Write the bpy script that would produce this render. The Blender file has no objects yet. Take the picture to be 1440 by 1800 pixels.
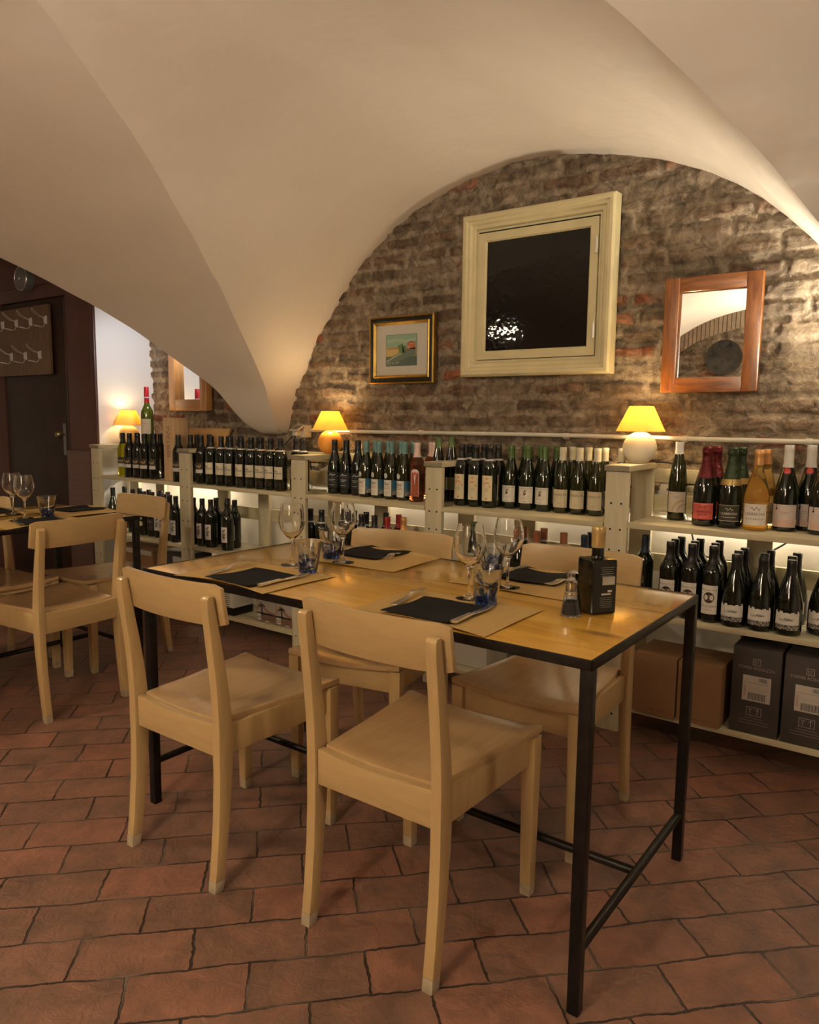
import bpy, bmesh, math, random
import numpy as np
from mathutils import Vector, Matrix
PI = math.pi
rnd = random.Random(7)
sc = bpy.context.scene
col = sc.collection

# ------------------------------------------------------------------ materials
MATS = {}
def _new(name):
    m = bpy.data.materials.new(name); m.use_nodes = True
    nt = m.node_tree; b = nt.nodes['Principled BSDF']
    return m, nt, b
def N(nt, t, **k):
    n = nt.nodes.new(t)
    for a, v in k.items():
        if a.startswith('i_'):
            key = a[2:]
            key = int(key) if key.isdigit() else key.replace('_', ' ')
            n.inputs[key].default_value = v
        else: setattr(n, a, v)
    return n
def rgb(c): return (c[0], c[1], c[2], 1.0)
def simple(name, c, rough=.5, metal=0, var=0, vscale=8, bump=0, bscale=60, stretch=None, coat=0, trans=0, ior=1.45, emit=None, estr=0, spec=None, c2=None, sheen=0):
    if name in MATS: return MATS[name]
    m, nt, b = _new(name)
    b.inputs['Base Color'].default_value = rgb(c)
    b.inputs['Roughness'].default_value = rough
    b.inputs['Metallic'].default_value = metal
    b.inputs['IOR'].default_value = ior
    if coat: b.inputs['Coat Weight'].default_value = coat; b.inputs['Coat Roughness'].default_value = .08
    if trans: b.inputs['Transmission Weight'].default_value = trans
    if spec is not None: b.inputs['Specular IOR Level'].default_value = spec
    if sheen: b.inputs['Sheen Weight'].default_value = sheen
    if emit: b.inputs['Emission Color'].default_value = rgb(emit); b.inputs['Emission Strength'].default_value = estr
    if var or bump or c2:
        tc = N(nt, 'ShaderNodeTexCoord'); mp = N(nt, 'ShaderNodeMapping')
        nt.links.new(tc.outputs['Object'], mp.inputs[0])
        if stretch: mp.inputs['Scale'].default_value = stretch
    if var or c2:
        no = N(nt, 'ShaderNodeTexNoise', i_Scale=vscale, i_Detail=5.0)
        nt.links.new(mp.outputs[0], no.inputs['Vector'])
        mx = N(nt, 'ShaderNodeMix', data_type='RGBA')
        rp = N(nt, 'ShaderNodeValToRGB'); rp.color_ramp.elements[0].position = .3; rp.color_ramp.elements[1].position = .7
        nt.links.new(no.outputs['Fac'], rp.inputs[0]); nt.links.new(rp.outputs[0], mx.inputs[0])
        lo = c2 if c2 else tuple(max(0, x*(1-var)) for x in c)
        mx.inputs[6].default_value = rgb(lo); mx.inputs[7].default_value = rgb(c)
        nt.links.new(mx.outputs[2], b.inputs['Base Color'])
    if bump:
        nb = N(nt, 'ShaderNodeTexNoise', i_Scale=bscale, i_Detail=6.0)
        nt.links.new(mp.outputs[0], nb.inputs['Vector'])
        bp = N(nt, 'ShaderNodeBump', i_Strength=bump, i_Distance=.01)
        nt.links.new(nb.outputs['Fac'], bp.inputs['Height']); nt.links.new(bp.outputs[0], b.inputs['Normal'])
    MATS[name] = m
    return m

def wood(name, c1, c2, axis='X', rough=.35, coat=.3, scale=3, knots=0, bump=.08, ring=14):
    if name in MATS: return MATS[name]
    m, nt, b = _new(name)
    tc = N(nt, 'ShaderNodeTexCoord'); mp = N(nt, 'ShaderNodeMapping')
    s = {'X': (scale*.12, scale, scale), 'Y': (scale, scale*.12, scale), 'Z': (scale, scale, scale*.12)}[axis]
    mp.inputs['Scale'].default_value = s
    nt.links.new(tc.outputs['Object'], mp.inputs[0])
    n1 = N(nt, 'ShaderNodeTexNoise', i_Scale=ring, i_Detail=6.0, i_Roughness=.6, i_Distortion=.6)
    nt.links.new(mp.outputs[0], n1.inputs['Vector'])
    rp = N(nt, 'ShaderNodeValToRGB'); e = rp.color_ramp.elements
    e[0].position = .32; e[0].color = rgb(c2); e[1].position = .62; e[1].color = rgb(c1)
    nt.links.new(n1.outputs['Fac'], rp.inputs[0])
    out = rp.outputs[0]
    n2 = N(nt, 'ShaderNodeTexNoise', i_Scale=2.0, i_Detail=2.0)
    nt.links.new(tc.outputs['Object'], n2.inputs['Vector'])
    mx = N(nt, 'ShaderNodeMix', data_type='RGBA', blend_type='MULTIPLY'); mx.inputs[0].default_value = .35
    nt.links.new(out, mx.inputs[6]); nt.links.new(n2.outputs['Fac'], mx.inputs[7])
    mg = N(nt, 'ShaderNodeMix', data_type='RGBA', blend_type='MULTIPLY'); mg.inputs[0].default_value = 1
    mg.inputs[7].default_value = (1.18, 1.18, 1.18, 1); nt.links.new(mx.outputs[2], mg.inputs[6]); out = mg.outputs[2]
    if knots:
        vo = N(nt, 'ShaderNodeTexVoronoi', i_Scale=knots)
        mp2 = N(nt, 'ShaderNodeMapping'); mp2.inputs['Scale'].default_value = {'X': (.35, 1, 1), 'Y': (1, .35, 1), 'Z': (1, 1, .35)}[axis]
        nt.links.new(tc.outputs['Object'], mp2.inputs[0]); nt.links.new(mp2.outputs[0], vo.inputs['Vector'])
        r2 = N(nt, 'ShaderNodeValToRGB'); r2.color_ramp.elements[0].position = .07; r2.color_ramp.elements[1].position = .15
        nt.links.new(vo.outputs['Distance'], r2.inputs[0])
        m3 = N(nt, 'ShaderNodeMix', data_type='RGBA'); nt.links.new(r2.outputs[0], m3.inputs[0])
        m3.inputs[6].default_value = rgb([x*.35 for x in c2]); nt.links.new(out, m3.inputs[7]); out = m3.outputs[2]
    nt.links.new(out, b.inputs['Base Color'])
    b.inputs['Roughness'].default_value = rough
    if coat: b.inputs['Coat Weight'].default_value = coat; b.inputs['Coat Roughness'].default_value = .13
    bp = N(nt, 'ShaderNodeBump', i_Strength=bump, i_Distance=.002)
    nt.links.new(n1.outputs['Fac'], bp.inputs['Height']); nt.links.new(bp.outputs[0], b.inputs['Normal'])
    MATS[name] = m
    return m

BEECH = wood('beech', (.49, .33, .15), (.445, .295, .13), 'Z', .30, .3, 3, bump=.03, ring=20)
BEECHX = wood('beech_board', (.49, .33, .15), (.445, .295, .13), 'X', .28, .35, 3, bump=.03, ring=20)
BEECHS = wood('beech_seat', (.49, .315, .155), (.44, .275, .13), 'Y', .22, .5, 3, bump=.03, ring=16)
TIP = simple('worn_leg_tip', (.42, .33, .22), .7, var=.3, vscale=40)
TABLEW = wood('lacquered_pine', (.72, .405, .060), (.56, .275, .032), 'X', .24, .9, 2.2, knots=5.5, bump=.14, ring=9)
STEEL = simple('raw_dark_steel', (.032, .028, .026), .36, .8, var=.45, vscale=25, bump=.05, bscale=80)
PAINTW = simple('old_cream_paint', (.62, .56, .40), .5, var=.13, vscale=14, bump=.12, bscale=40, stretch=(1, 1, 1))
PALLET = wood('painted_pallet_wood', (.62, .555, .375), (.52, .455, .285), 'X', .55, 0, 3, bump=.2, ring=10)
PALLETZ = wood('painted_pallet_post', (.62, .555, .385), (.52, .455, .295), 'Z', .55, 0, 3, bump=.2, ring=10)
CAPEND = wood('bare_end_grain', (.30, .25, .17), (.16, .13, .09), 'X', .7, 0, 3, bump=.3, ring=20)
BLACKDOT = simple('black_hole', (.01, .01, .01), .8)
WHITEP = simple('white_wall_paint', (.80, .75, .66), .6, bump=.08, bscale=25)
WHITEC = simple('white_side_paint', (.83, .81, .78), .55, bump=.05, bscale=25)
BROWNW = simple('brown_panelling', (.115, .046, .036), .42, var=.3, vscale=5, bump=.04, bscale=60, stretch=(1, 1, .2))
MAUVE = simple('mauve_panel', (.16, .088, .072), .45, var=.15, vscale=30, stretch=(.2, 1, 3))
DOORM = simple('dark_door', (.034, .014, .009), .42, var=.5, vscale=5, bump=.03, bscale=20)
HOOKB = wood('hook_board', (.20, .12, .07), (.14, .083, .05), 'Z', .5, 0, 3, ring=16)
METALW = simple('pale_metal', (.80, .77, .72), .35, .3)
CHROME = simple('chrome', (.92, .91, .89), .26, 1)
BRASS = simple('old_brass_knob', (.35, .28, .18), .3, 1)
GREYM = simple('grey_bell', (.24, .24, .23), .35, .5)
PLAST = simple('ivory_plastic', (.66, .62, .52), .4)
CABLE = simple('black_cable', (.012, .012, .012), .45)
NAPK = simple('charcoal_paper_napkin', (.014, .013, .0135), .95, bump=.15, bscale=250, spec=.15)
KRAFT = simple('kraft_paper', (.47, .305, .105), .6, var=.08, vscale=50)
GLASS = simple('clear_glass', (1, 1, 1), 0, trans=1, ior=1.45)
FRAMEP = simple('cream_window_paint', (.66, .57, .33), .38, var=.14, vscale=9, bump=.15, bscale=70)
GOLD = simple('gilt_frame', (.62, .38, .09), .28, .9, var=.4, vscale=18)
BLACKF = simple('black_frame', (.012, .011, .008), .3)
MATB = simple('grey_mount', (.52, .49, .42), .8)
MIRROR = simple('mirror_glass', (.82, .83, .82), .01, 1)
BOXW = wood('bare_pine_box', (.66, .46, .27), (.56, .37, .2), 'Z', .6, 0, 3, ring=12, knots=3)
SIGNW = wood('sign_pine', (.70, .42, .17), (.60, .33, .12), 'X', .6, 0, 3, ring=12)
INK = simple('dark_ink', (.03, .025, .02), .7)
BOXCARD = simple('brown_cardboard', (.27, .145, .065), .75, var=.1, vscale=8)
BOXDARK = simple('dark_brown_carton', (.055, .043, .037), .6, var=.1, vscale=8)
OPALB = simple('white_ceramic', (.80, .74, .60), .35)
ORANGEC = simple('orange_ceramic', (.80, .36, .06), .35); APRIC = simple('apricot_ceramic', (.85, .58, .28), .35)

def led_mat(name, c, s):
    m, nt, b = _new(name)
    b.inputs['Emission Color'].default_value = rgb(c); b.inputs['Emission Strength'].default_value = s
    b.inputs['Base Color'].default_value = rgb(c)
    return m

def shade_mat(name, c, tr):
    m, nt, b = _new(name)
    nt.nodes.remove(b)
    d = N(nt, 'ShaderNodeBsdfDiffuse', i_Color=rgb(c)); t = N(nt, 'ShaderNodeBsdfTranslucent', i_Color=rgb(tr))
    ad = N(nt, 'ShaderNodeMixShader', i_0=.55)
    nt.links.new(d.outputs[0], ad.inputs[1]); nt.links.new(t.outputs[0], ad.inputs[2])
    nt.links.new(ad.outputs[0], nt.nodes['Material Output'].inputs[0])
    return m
SHADE = shade_mat('yellow_shade_fabric', (.88, .72, .32), (.93, .71, .24))

def plaster(name='vault_plaster', c=(.82, .73, .62)):
    m, nt, b = _new(name)
    tc = N(nt, 'ShaderNodeTexCoord')
    n1 = N(nt, 'ShaderNodeTexNoise', i_Scale=1.3, i_Detail=4.0); n2 = N(nt, 'ShaderNodeTexNoise', i_Scale=14.0, i_Detail=7.0, i_Roughness=.6)
    n3 = N(nt, 'ShaderNodeTexNoise', i_Scale=5.0, i_Detail=3.0)
    for n in (n1, n2, n3): nt.links.new(tc.outputs['Object'], n.inputs['Vector'])
    rp = N(nt, 'ShaderNodeValToRGB'); e = rp.color_ramp.elements
    e[0].position = .3; e[0].color = rgb([x*.93 for x in c]); e[1].position = .7; e[1].color = rgb(c)
    nt.links.new(n1.outputs['Fac'], rp.inputs[0]); nt.links.new(rp.outputs[0], b.inputs['Base Color'])
    b.inputs['Roughness'].default_value = .75
    ad = N(nt, 'ShaderNodeMath', operation='MULTIPLY_ADD'); ad.inputs[1].default_value = .12
    nt.links.new(n2.outputs['Fac'], ad.inputs[0]); nt.links.new(n3.outputs['Fac'], ad.inputs[2])
    bp = N(nt, 'ShaderNodeBump', i_Strength=.35, i_Distance=.02)
    nt.links.new(ad.outputs[0], bp.inputs['Height']); nt.links.new(bp.outputs[0], b.inputs['Normal'])
    # fine hairline cracks
    vo = N(nt, 'ShaderNodeTexVoronoi', feature='DISTANCE_TO_EDGE', i_Scale=1.1)
    mp = N(nt, 'ShaderNodeVectorMath', operation='MULTIPLY_ADD'); mp.inputs[1].default_value = (.35, .35, .35)
    nt.links.new(n3.outputs['Color'], mp.inputs[0]); nt.links.new(tc.outputs['Object'], mp.inputs[2]); nt.links.new(mp.outputs[0], vo.inputs['Vector'])
    return m
PLASTER = plaster()

# ------------------------------------------------------------------ mesh helpers
class MB:
    """collects geometry for one mesh"""
    def __init__(s): s.v = []; s.f = []; s.m = []; s.mats = []
    def mi(s, mat):
        if mat not in s.mats: s.mats.append(mat)
        return s.mats.index(mat)
    def add(s, vs, fs, mat):
        o = len(s.v); s.v += [tuple(v) for v in vs]; i = s.mi(mat)
        for f in fs: s.f.append(tuple(o+k for k in f)); s.m.append(i)
        return s
    def box(s, x0, x1, y0, y1, z0, z1, mat, rot=0, piv=None, xf=None):
        vs = [Vector((x, y, z)) for z in (z0, z1) for y in (y0, y1) for x in (x0, x1)]
        if rot:
            p = Vector(piv if piv else ((x0+x1)/2, (y0+y1)/2, 0)); R = Matrix.Rotation(rot, 3, 'Z')
            vs = [R @ (v-p)+p for v in vs]
        if xf: vs = [xf @ v for v in vs]
        return s.add(vs, [(0, 2, 3, 1), (4, 5, 7, 6), (0, 1, 5, 4), (2, 6, 7, 3), (0, 4, 6, 2), (1, 3, 7, 5)], mat)
    def lathe(s, prof, mat, n=32, cx=0, cy=0, cz=0, closed=True, a0=0, a1=2*PI):
        full = abs(a1-a0-2*PI) < 1e-6
        k = n if full else n+1
        vs = []
        for r, z in prof:
            for i in range(k):
                a = a0+(a1-a0)*i/n; vs.append((cx+r*math.cos(a), cy+r*math.sin(a), cz+z))
        fs = []
        for j in range(len(prof)-1):
            for i in range(n if full else n):
                i2 = (i+1) % k if full else i+1
                if not full and i == n: continue
                fs.append((j*k+i, j*k+i2, (j+1)*k+i2, (j+1)*k+i))
        return s.add(vs, fs, mat)
    def tube(s, pts, r, mat, n=8, caps=True):
        pts = [Vector(p) for p in pts]; rings = []
        up = Vector((0, 0, 1))
        for i, p in enumerate(pts):
            d = (pts[min(i+1, len(pts)-1)]-pts[max(i-1, 0)]).normalized()
            a = d.cross(up)
            if a.length < .05: a = d.cross(Vector((1, 0, 0)))
            a.normalize(); b2 = a.cross(d)
            rr = r[i] if isinstance(r, (list, tuple)) else r
            rings.append([p+rr*(math.cos(t)*a+math.sin(t)*b2) for t in [2*PI*k/n for k in range(n)]])
        vs = [v for rg in rings for v in rg]
        fs = [(j*n+i, j*n+(i+1) % n, (j+1)*n+(i+1) % n, (j+1)*n+i) for j in range(len(pts)-1) for i in range(n)]
        if caps: fs += [tuple(range(n-1, -1, -1)), tuple((len(pts)-1)*n+i for i in range(n))]
        return s.add(vs, fs, mat)
    def prism(s, sections, mat):
        """loft of equal-length closed sections"""
        n = len(sections[0]); vs = [p for sec in sections for p in sec]
        fs = [(j*n+i, j*n+(i+1) % n, (j+1)*n+(i+1) % n, (j+1)*n+i) for j in range(len(sections)-1) for i in range(n)]
        fs += [tuple(range(n-1, -1, -1)), tuple((len(sections)-1)*n+i for i in range(n))]
        return s.add(vs, fs, mat)
    def build(s, name, parent=None, bevel=0, smooth=None, seg=2, loc=None, rot=None, weld=False):
        me = bpy.data.meshes.new(name); me.from_pydata(s.v, [], s.f)
        for m in s.mats: me.materials.append(m)
        me.polygons.foreach_set('material_index', s.m)
        bm = bmesh.new(); bm.from_mesh(me)
        if weld: bmesh.ops.remove_doubles(bm, verts=bm.verts, dist=1e-5)
        bmesh.ops.recalc_face_normals(bm, faces=bm.faces)
        if bevel:
            es = [e for e in bm.edges if len(e.link_faces) == 2 and e.calc_face_angle(0) > .5]
            bmesh.ops.bevel(bm, geom=es, offset=bevel, segments=seg, affect='EDGES', profile=.6, clamp_overlap=True)
        bm.to_mesh(me); bm.free()
        if smooth is not None or bevel:
            ang = smooth if smooth else .6
            me.polygons.foreach_set('use_smooth', [True]*len(me.polygons))
            bm = bmesh.new(); bm.from_mesh(me)
            for e in bm.edges:
                if len(e.link_faces) == 2 and e.calc_face_angle(0) > ang: e.smooth = False
            bm.to_mesh(me); bm.free()
        o = bpy.data.objects.new(name, me); col.objects.link(o)
        if parent: o.parent = parent
        if loc: o.location = loc
        if rot: o.rotation_euler = rot
        return o

def empty(name, loc=(0, 0, 0), rz=0):
    o = bpy.data.objects.new(name, None); col.objects.link(o); o.empty_display_size = .1
    o.location = loc; o.rotation_euler = (0, 0, rz); return o
def tag(o, label, cat, group=None):
    o['label'] = label; o['category'] = cat
    if group: o['group'] = group
    return o
def struct(o, label=None, cat=None):
    o['kind'] = 'structure'
    if label: o['label'] = label
    if cat: o['category'] = cat
    return o
CH = {}
def copy_tree(o, parent=None):
    c = o.copy(); col.objects.link(c); c.parent = parent
    for ch in [x for x in o.children]: copy_tree(ch, c)
    return c
ORD = ['leftmost', 'second', 'third', 'fourth', 'fifth', 'sixth', 'seventh', 'eighth', 'ninth', 'tenth']

# text as flat polygons
_tc = {}
def text2d(s, size, align='CENTER'):
    k = (s, align)
    if k not in _tc:
        cu = bpy.data.curves.new('txt', 'FONT'); cu.body = s; cu.size = 1; cu.align_x = align; cu.resolution_u = 3
        ob = bpy.data.objects.new('txt', cu); col.objects.link(ob)
        dg = bpy.context.evaluated_depsgraph_get(); dg.update()
        me = bpy.data.meshes.new_from_object(ob.evaluated_get(dg))
        bm = bmesh.new(); bm.from_mesh(me); bmesh.ops.triangulate(bm, faces=bm.faces); bm.verts.ensure_lookup_table()
        _tc[k] = ([(v.co.x, v.co.y) for v in bm.verts], [tuple(v.index for v in f.verts) for f in bm.faces])
        bm.free(); col.objects.unlink(ob); bpy.data.objects.remove(ob); bpy.data.meshes.remove(me); bpy.data.curves.remove(cu)
    vs, fs = _tc[k]
    return [(x*size, y*size) for x, y in vs], fs
INKS = {}
def ink(c, rough=.6):
    k = tuple(c)+(rough,)
    if k not in INKS: INKS[k] = simple('print_%d' % len(INKS), c, rough)
    return INKS[k]

def draw_ops(ops, sx=1, seed=1):
    """list of (verts2d, faces, colour, layer). ops use (u,v) metres about the label centre"""
    out = []; r = random.Random(seed)
    for op in ops:
        t = op[0]; L = op[-1] if isinstance(op[-1], int) else 1
        if t == 'rect':
            _, c, u, v, w, h = op[:6]; n = max(1, int(w/.008))
            vs = []; fs = []
            for i in range(n+1):
                x = u-w/2+w*i/n; vs += [(x, v-h/2), (x, v+h/2)]
            fs = [(2*i, 2*i+2, 2*i+3, 2*i+1) for i in range(n)]
            out.append((vs, fs, c, L))
        elif t == 'disc':
            _, c, u, v, ra, rb = op[:6]; n = 20
            vs = [(u, v)]+[(u+ra*math.cos(2*PI*i/n), v+rb*math.sin(2*PI*i/n)) for i in range(n)]
            out.append((vs, [(0, i+1, (i+1) % n+1) for i in range(n)], c, L))
        elif t == 'arch':
            _, c, u, v, w, h = op[:6]; n = 16
            vs = [(u-w/2, v-h/2), (u+w/2, v-h/2)]+[(u+w/2*math.cos(PI*i/n), v+h/2-w/2+w/2*math.sin(PI*i/n)) for i in range(n+1)]
            cx = (u, v); vs = [cx]+vs; k = len(vs)-1
            out.append((vs, [(0, i+1, (i+1) % k+1) for i in range(k)], c, L))
        elif t == 'text':
            _, c, u, v, size, s = op[:6]
            vs, fs = text2d(s, size); out.append(([(x+u, y+v) for x, y in vs], fs, c, L))
        elif t == 'line':
            _, c, pts, w = op[:4]
            vs = []; fs = []
            for i, (x, y) in enumerate(pts):
                a = pts[max(0, i-1)]; b2 = pts[min(len(pts)-1, i+1)]; dx, dy = b2[0]-a[0], b2[1]-a[1]; d = math.hypot(dx, dy) or 1
                nx, ny = -dy/d*w/2, dx/d*w/2; vs += [(x+nx, y+ny), (x-nx, y-ny)]
            fs = [(2*i, 2*i+1, 2*i+3, 2*i+2) for i in range(len(pts)-1)]
            out.append((vs, fs, c, L))
        elif t == 'specks':
            _, c, u, v, w, h, n, s = op[:8]
            vs = []; fs = []
            for i in range(n):
                x = u+r.uniform(-w/2, w/2); y = v+r.uniform(-h/2, h/2); a = s*r.uniform(.5, 1.3); b3 = s*r.uniform(.5, 1.3); o = len(vs)
                vs += [(x-a, y), (x, y-b3), (x+a*.8, y+b3*.2), (x+.2*a, y+b3)]; fs.append((o, o+1, o+2, o+3))
            out.append((vs, fs, c, L))
    return out
def label_cyl(mb, ops, r, zc, eps=.0004, seed=1, n=None):
    for vs, fs, c, L in draw_ops(ops, seed=seed):
        R = r+eps*L
        mb.add([(R*math.sin(u/r), -R*math.cos(u/r), zc+v) for u, v in vs], fs, ink(c))
def label_flat(mb, ops, org, ux, uz, nrm, eps=.0005, seed=1):
    org, ux, uz, nrm = map(Vector, (org, ux, uz, nrm))
    for vs, fs, c, L in draw_ops(ops, seed=seed):
        mb.add([org+ux*u+uz*v+nrm*eps*L for u, v in vs], fs, ink(c))
def squig(u, v, w, amp, n=26, f=5, sl=0):
    return [(u-w/2+w*i/n, v+amp*math.sin(i/n*2*PI*f)*(0.5+.5*math.sin(i*1.7))+sl*(i/n-.5)) for i in range(n+1)]

# ------------------------------------------------------------------ room shape
DX = [0, .1, .2, .36, .52, .645, .77, .9, 1.02, 1.14, 1.302, 1.384, 1.479, 1.516, 1.55, 1.57]
DZ = [2.355, 2.352, 2.338, 2.308, 2.268, 2.222, 2.165, 2.085, 1.98, 1.858, 1.66, 1.51, 1.352, 1.223, 1.135, 1.11]
SL = .045; YW = 3.13; YC = .55; YO = 2*YC-YW
_zy = [3.30, 3.13, 3.06, 2.99, 2.893, 2.735, 2.55, 2.37, 2.3, 2.15, 1.967, 1.817, 1.65, 1.52, 1.41, 1.24, .9, .55]
_zz = [1.115, 1.12, 1.14, 1.222, 1.374, 1.513, 1.674, 1.81, 1.85, 1.95, 2.052, 2.135, 2.205, 2.25, 2.285, 2.335, 2.405, 2.43]
def smooth_table(xs, ys, lo, hi, n=400, k=9):
    t = np.linspace(lo, hi, n); y = np.interp(t, xs, ys); yp = np.pad(y, k, mode='reflect', reflect_type='odd')
    ker = np.hanning(2*k+1); ker /= ker.sum(); return t, np.convolve(yp, ker, 'valid')
_pt, _pz = smooth_table(DX, DZ, 0, 1.57)
_bt, _bz = smooth_table([-y for y in _zy], _zz, -3.30, -.55)
def prof(d): return np.interp(np.abs(d), _pt, _pz)
def invprof(z): return float(np.interp(-z, -_pz, _pt))
def mirror_y(y): return y if y >= YC else 2*YC-y
def zb(y): return float(np.interp(-mirror_y(y), _bt, _bz))
def centres(y):
    d = YW-mirror_y(y)
    return [-12.5, -4.93-.22*d, -1.62, 1.72, 5.0]
def wall_y(x): return YW if x > -3.2 else YW+(-3.2-x)*.1

def ceiling():
    mb = MB(); ys = []
    y = 3.30
    ys = list(np.linspace(3.30, 2.6, 30))+list(np.linspace(2.57, YC, 50))
    ys = ys+[2*YC-v for v in reversed(ys[:-1])]
    NL, NB = 44, 22
    rows = []
    for y in ys:
        z = zb(y); cs = centres(y); ym = mirror_y(y)
        w = invprof(z-SL*(YW-ym)); w = max(w, .004)
        rows.append((y, z, w, cs, ym))
    cs_n = 5
    for ci in range(cs_n):
        vs = []
        for y, z, w, cs, ym in rows:
            for i in range(NL+1):
                t = -math.cos(PI*i/NL); x = cs[ci]+w*t
                zz = max(float(prof(x-cs[ci]))+SL*(YW-ym), z)
                if ci == 1 and t < 0: zz = max(float(prof(.30*w*t))+SL*(YW-ym), z); x = cs[ci]+w*t*1.9
                wob = .006*math.sin(x*3.1+y*2.3)+.005*math.sin(y*5.1-x*1.7)
                vs.append((x, y, zz+wob*min(1, (1-abs(t))*4)))
        fs = [(j*(NL+1)+i, j*(NL+1)+i+1, (j+1)*(NL+1)+i+1, (j+1)*(NL+1)+i) for j in range(len(rows)-1) for i in range(NL)]
        mb.add(vs, fs, PLASTER)
    for ci in range(cs_n-1):
        vs = []
        for y, z, w, cs, ym in rows:
            a = cs[ci]+w; b2 = cs[ci+1]-w*(1.9 if ci == 0 else 1)
            for i in range(NB+1):
                t = i/NB; x = a+(b2-a)*t
                wob = .010*math.sin(x*2.7+y*1.9+1)+.006*math.sin(y*6.1+x*4)
                vs.append((x, y, z+wob*min(1, min(t, 1-t)*5)))
        fs = [(j*(NB+1)+i, j*(NB+1)+i+1, (j+1)*(NB+1)+i+1, (j+1)*(NB+1)+i) for j in range(len(rows)-1) for i in range(NB)]
        mb.add(vs, fs, PLASTER)
    o = mb.build('ceiling', smooth=3.2); struct(o, 'cream plastered groin vault over the wine room', 'ceiling')
    return o
ceiling()

# value noise
_rs = np.random.RandomState(3); _G = _rs.rand(256, 256)
def vn(x, y):
    xi = np.floor(x).astype(int); yi = np.floor(y).astype(int); fx = x-xi; fy = y-yi
    fx = fx*fx*(3-2*fx); fy = fy*fy*(3-2*fy)
    g = lambda a, b: _G[a % 256, b % 256]
    return (g(xi, yi)*(1-fx)+g(xi+1, yi)*fx)*(1-fy)+(g(xi, yi+1)*(1-fx)+g(xi+1, yi+1)*fx)*fy
def fbm(x, y, o=4):
    s = 0; a = .5
    for i in range(o): s = s+a*vn(x+17*i, y+31*i); x = x*2.03; y = y*2.03; a *= .5
    return s
def grid_mesh(name, X, Y, Z, C, mat):
    nz, nx = X.shape
    me = bpy.data.meshes.new(name)
    v = np.stack([X, Y, Z], -1).reshape(-1, 3)
    idx = np.arange(nz*nx).reshape(nz, nx)
    q = np.stack([idx[:-1, :-1], idx[:-1, 1:], idx[1:, 1:], idx[1:, :-1]], -1).reshape(-1, 4)
    me.vertices.add(len(v)); me.vertices.foreach_set('co', v.ravel())
    me.loops.add(q.size); me.loops.foreach_set('vertex_index', q.ravel())
    me.polygons.add(len(q)); me.polygons.foreach_set('loop_start', np.arange(0, q.size, 4)); me.polygons.foreach_set('loop_total', np.full(len(q), 4))
    me.polygons.foreach_set('use_smooth', np.ones(len(q), bool))
    me.update(calc_edges=True)
    at = me.color_attributes.new('brick', 'FLOAT_COLOR', 'POINT')
    cc = np.concatenate([C.reshape(-1, 3), np.ones((len(v), 1))], 1); at.data.foreach_set('color', cc.ravel())
    me.materials.append(mat); o = bpy.data.objects.new(name, me); col.objects.link(o); return o

def brick_mat():
    m, nt, b = _new('rough_brick')
    at = N(nt, 'ShaderNodeAttribute', attribute_name='brick')
    tc = N(nt, 'ShaderNodeTexCoord')
    n1 = N(nt, 'ShaderNodeTexNoise', i_Scale=55.0, i_Detail=8.0, i_Roughness=.7); n2 = N(nt, 'ShaderNodeTexNoise', i_Scale=22.0, i_Detail=8.0, i_Roughness=.65, i_Distortion=.8)
    for n in (n1, n2): nt.links.new(tc.outputs['Object'], n.inputs['Vector'])
    rp = N(nt, 'ShaderNodeValToRGB'); e = rp.color_ramp.elements
    e[0].position = .36; e[0].color = (.36, .32, .28, 1); e[1].position = .60; e[1].color = (1.28, 1.26, 1.22, 1)
    nt.links.new(n2.outputs['Fac'], rp.inputs[0])
    mx = N(nt, 'ShaderNodeMix', data_type='RGBA', blend_type='MULTIPLY'); mx.inputs[0].default_value = .75
    nt.links.new(at.outputs['Color'], mx.inputs[6]); nt.links.new(rp.outputs[0], mx.inputs[7])
    nt.links.new(mx.outputs[2], b.inputs['Base Color'])
    b.inputs['Roughness'].default_value = .88; b.inputs['Specular IOR Level'].default_value = .25
    ad = N(nt, 'ShaderNodeMath', operation='ADD'); nt.links.new(n1.outputs['Fac'], ad.inputs[0]); nt.links.new(n2.outputs['Fac'], ad.inputs[1])
    bp = N(nt, 'ShaderNodeBump', i_Strength=1.0, i_Distance=.020)
    nt.links.new(ad.outputs[0], bp.inputs['Height']); nt.links.new(bp.outputs[0], b.inputs['Normal'])
    return m
BRICK = brick_mat()
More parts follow.
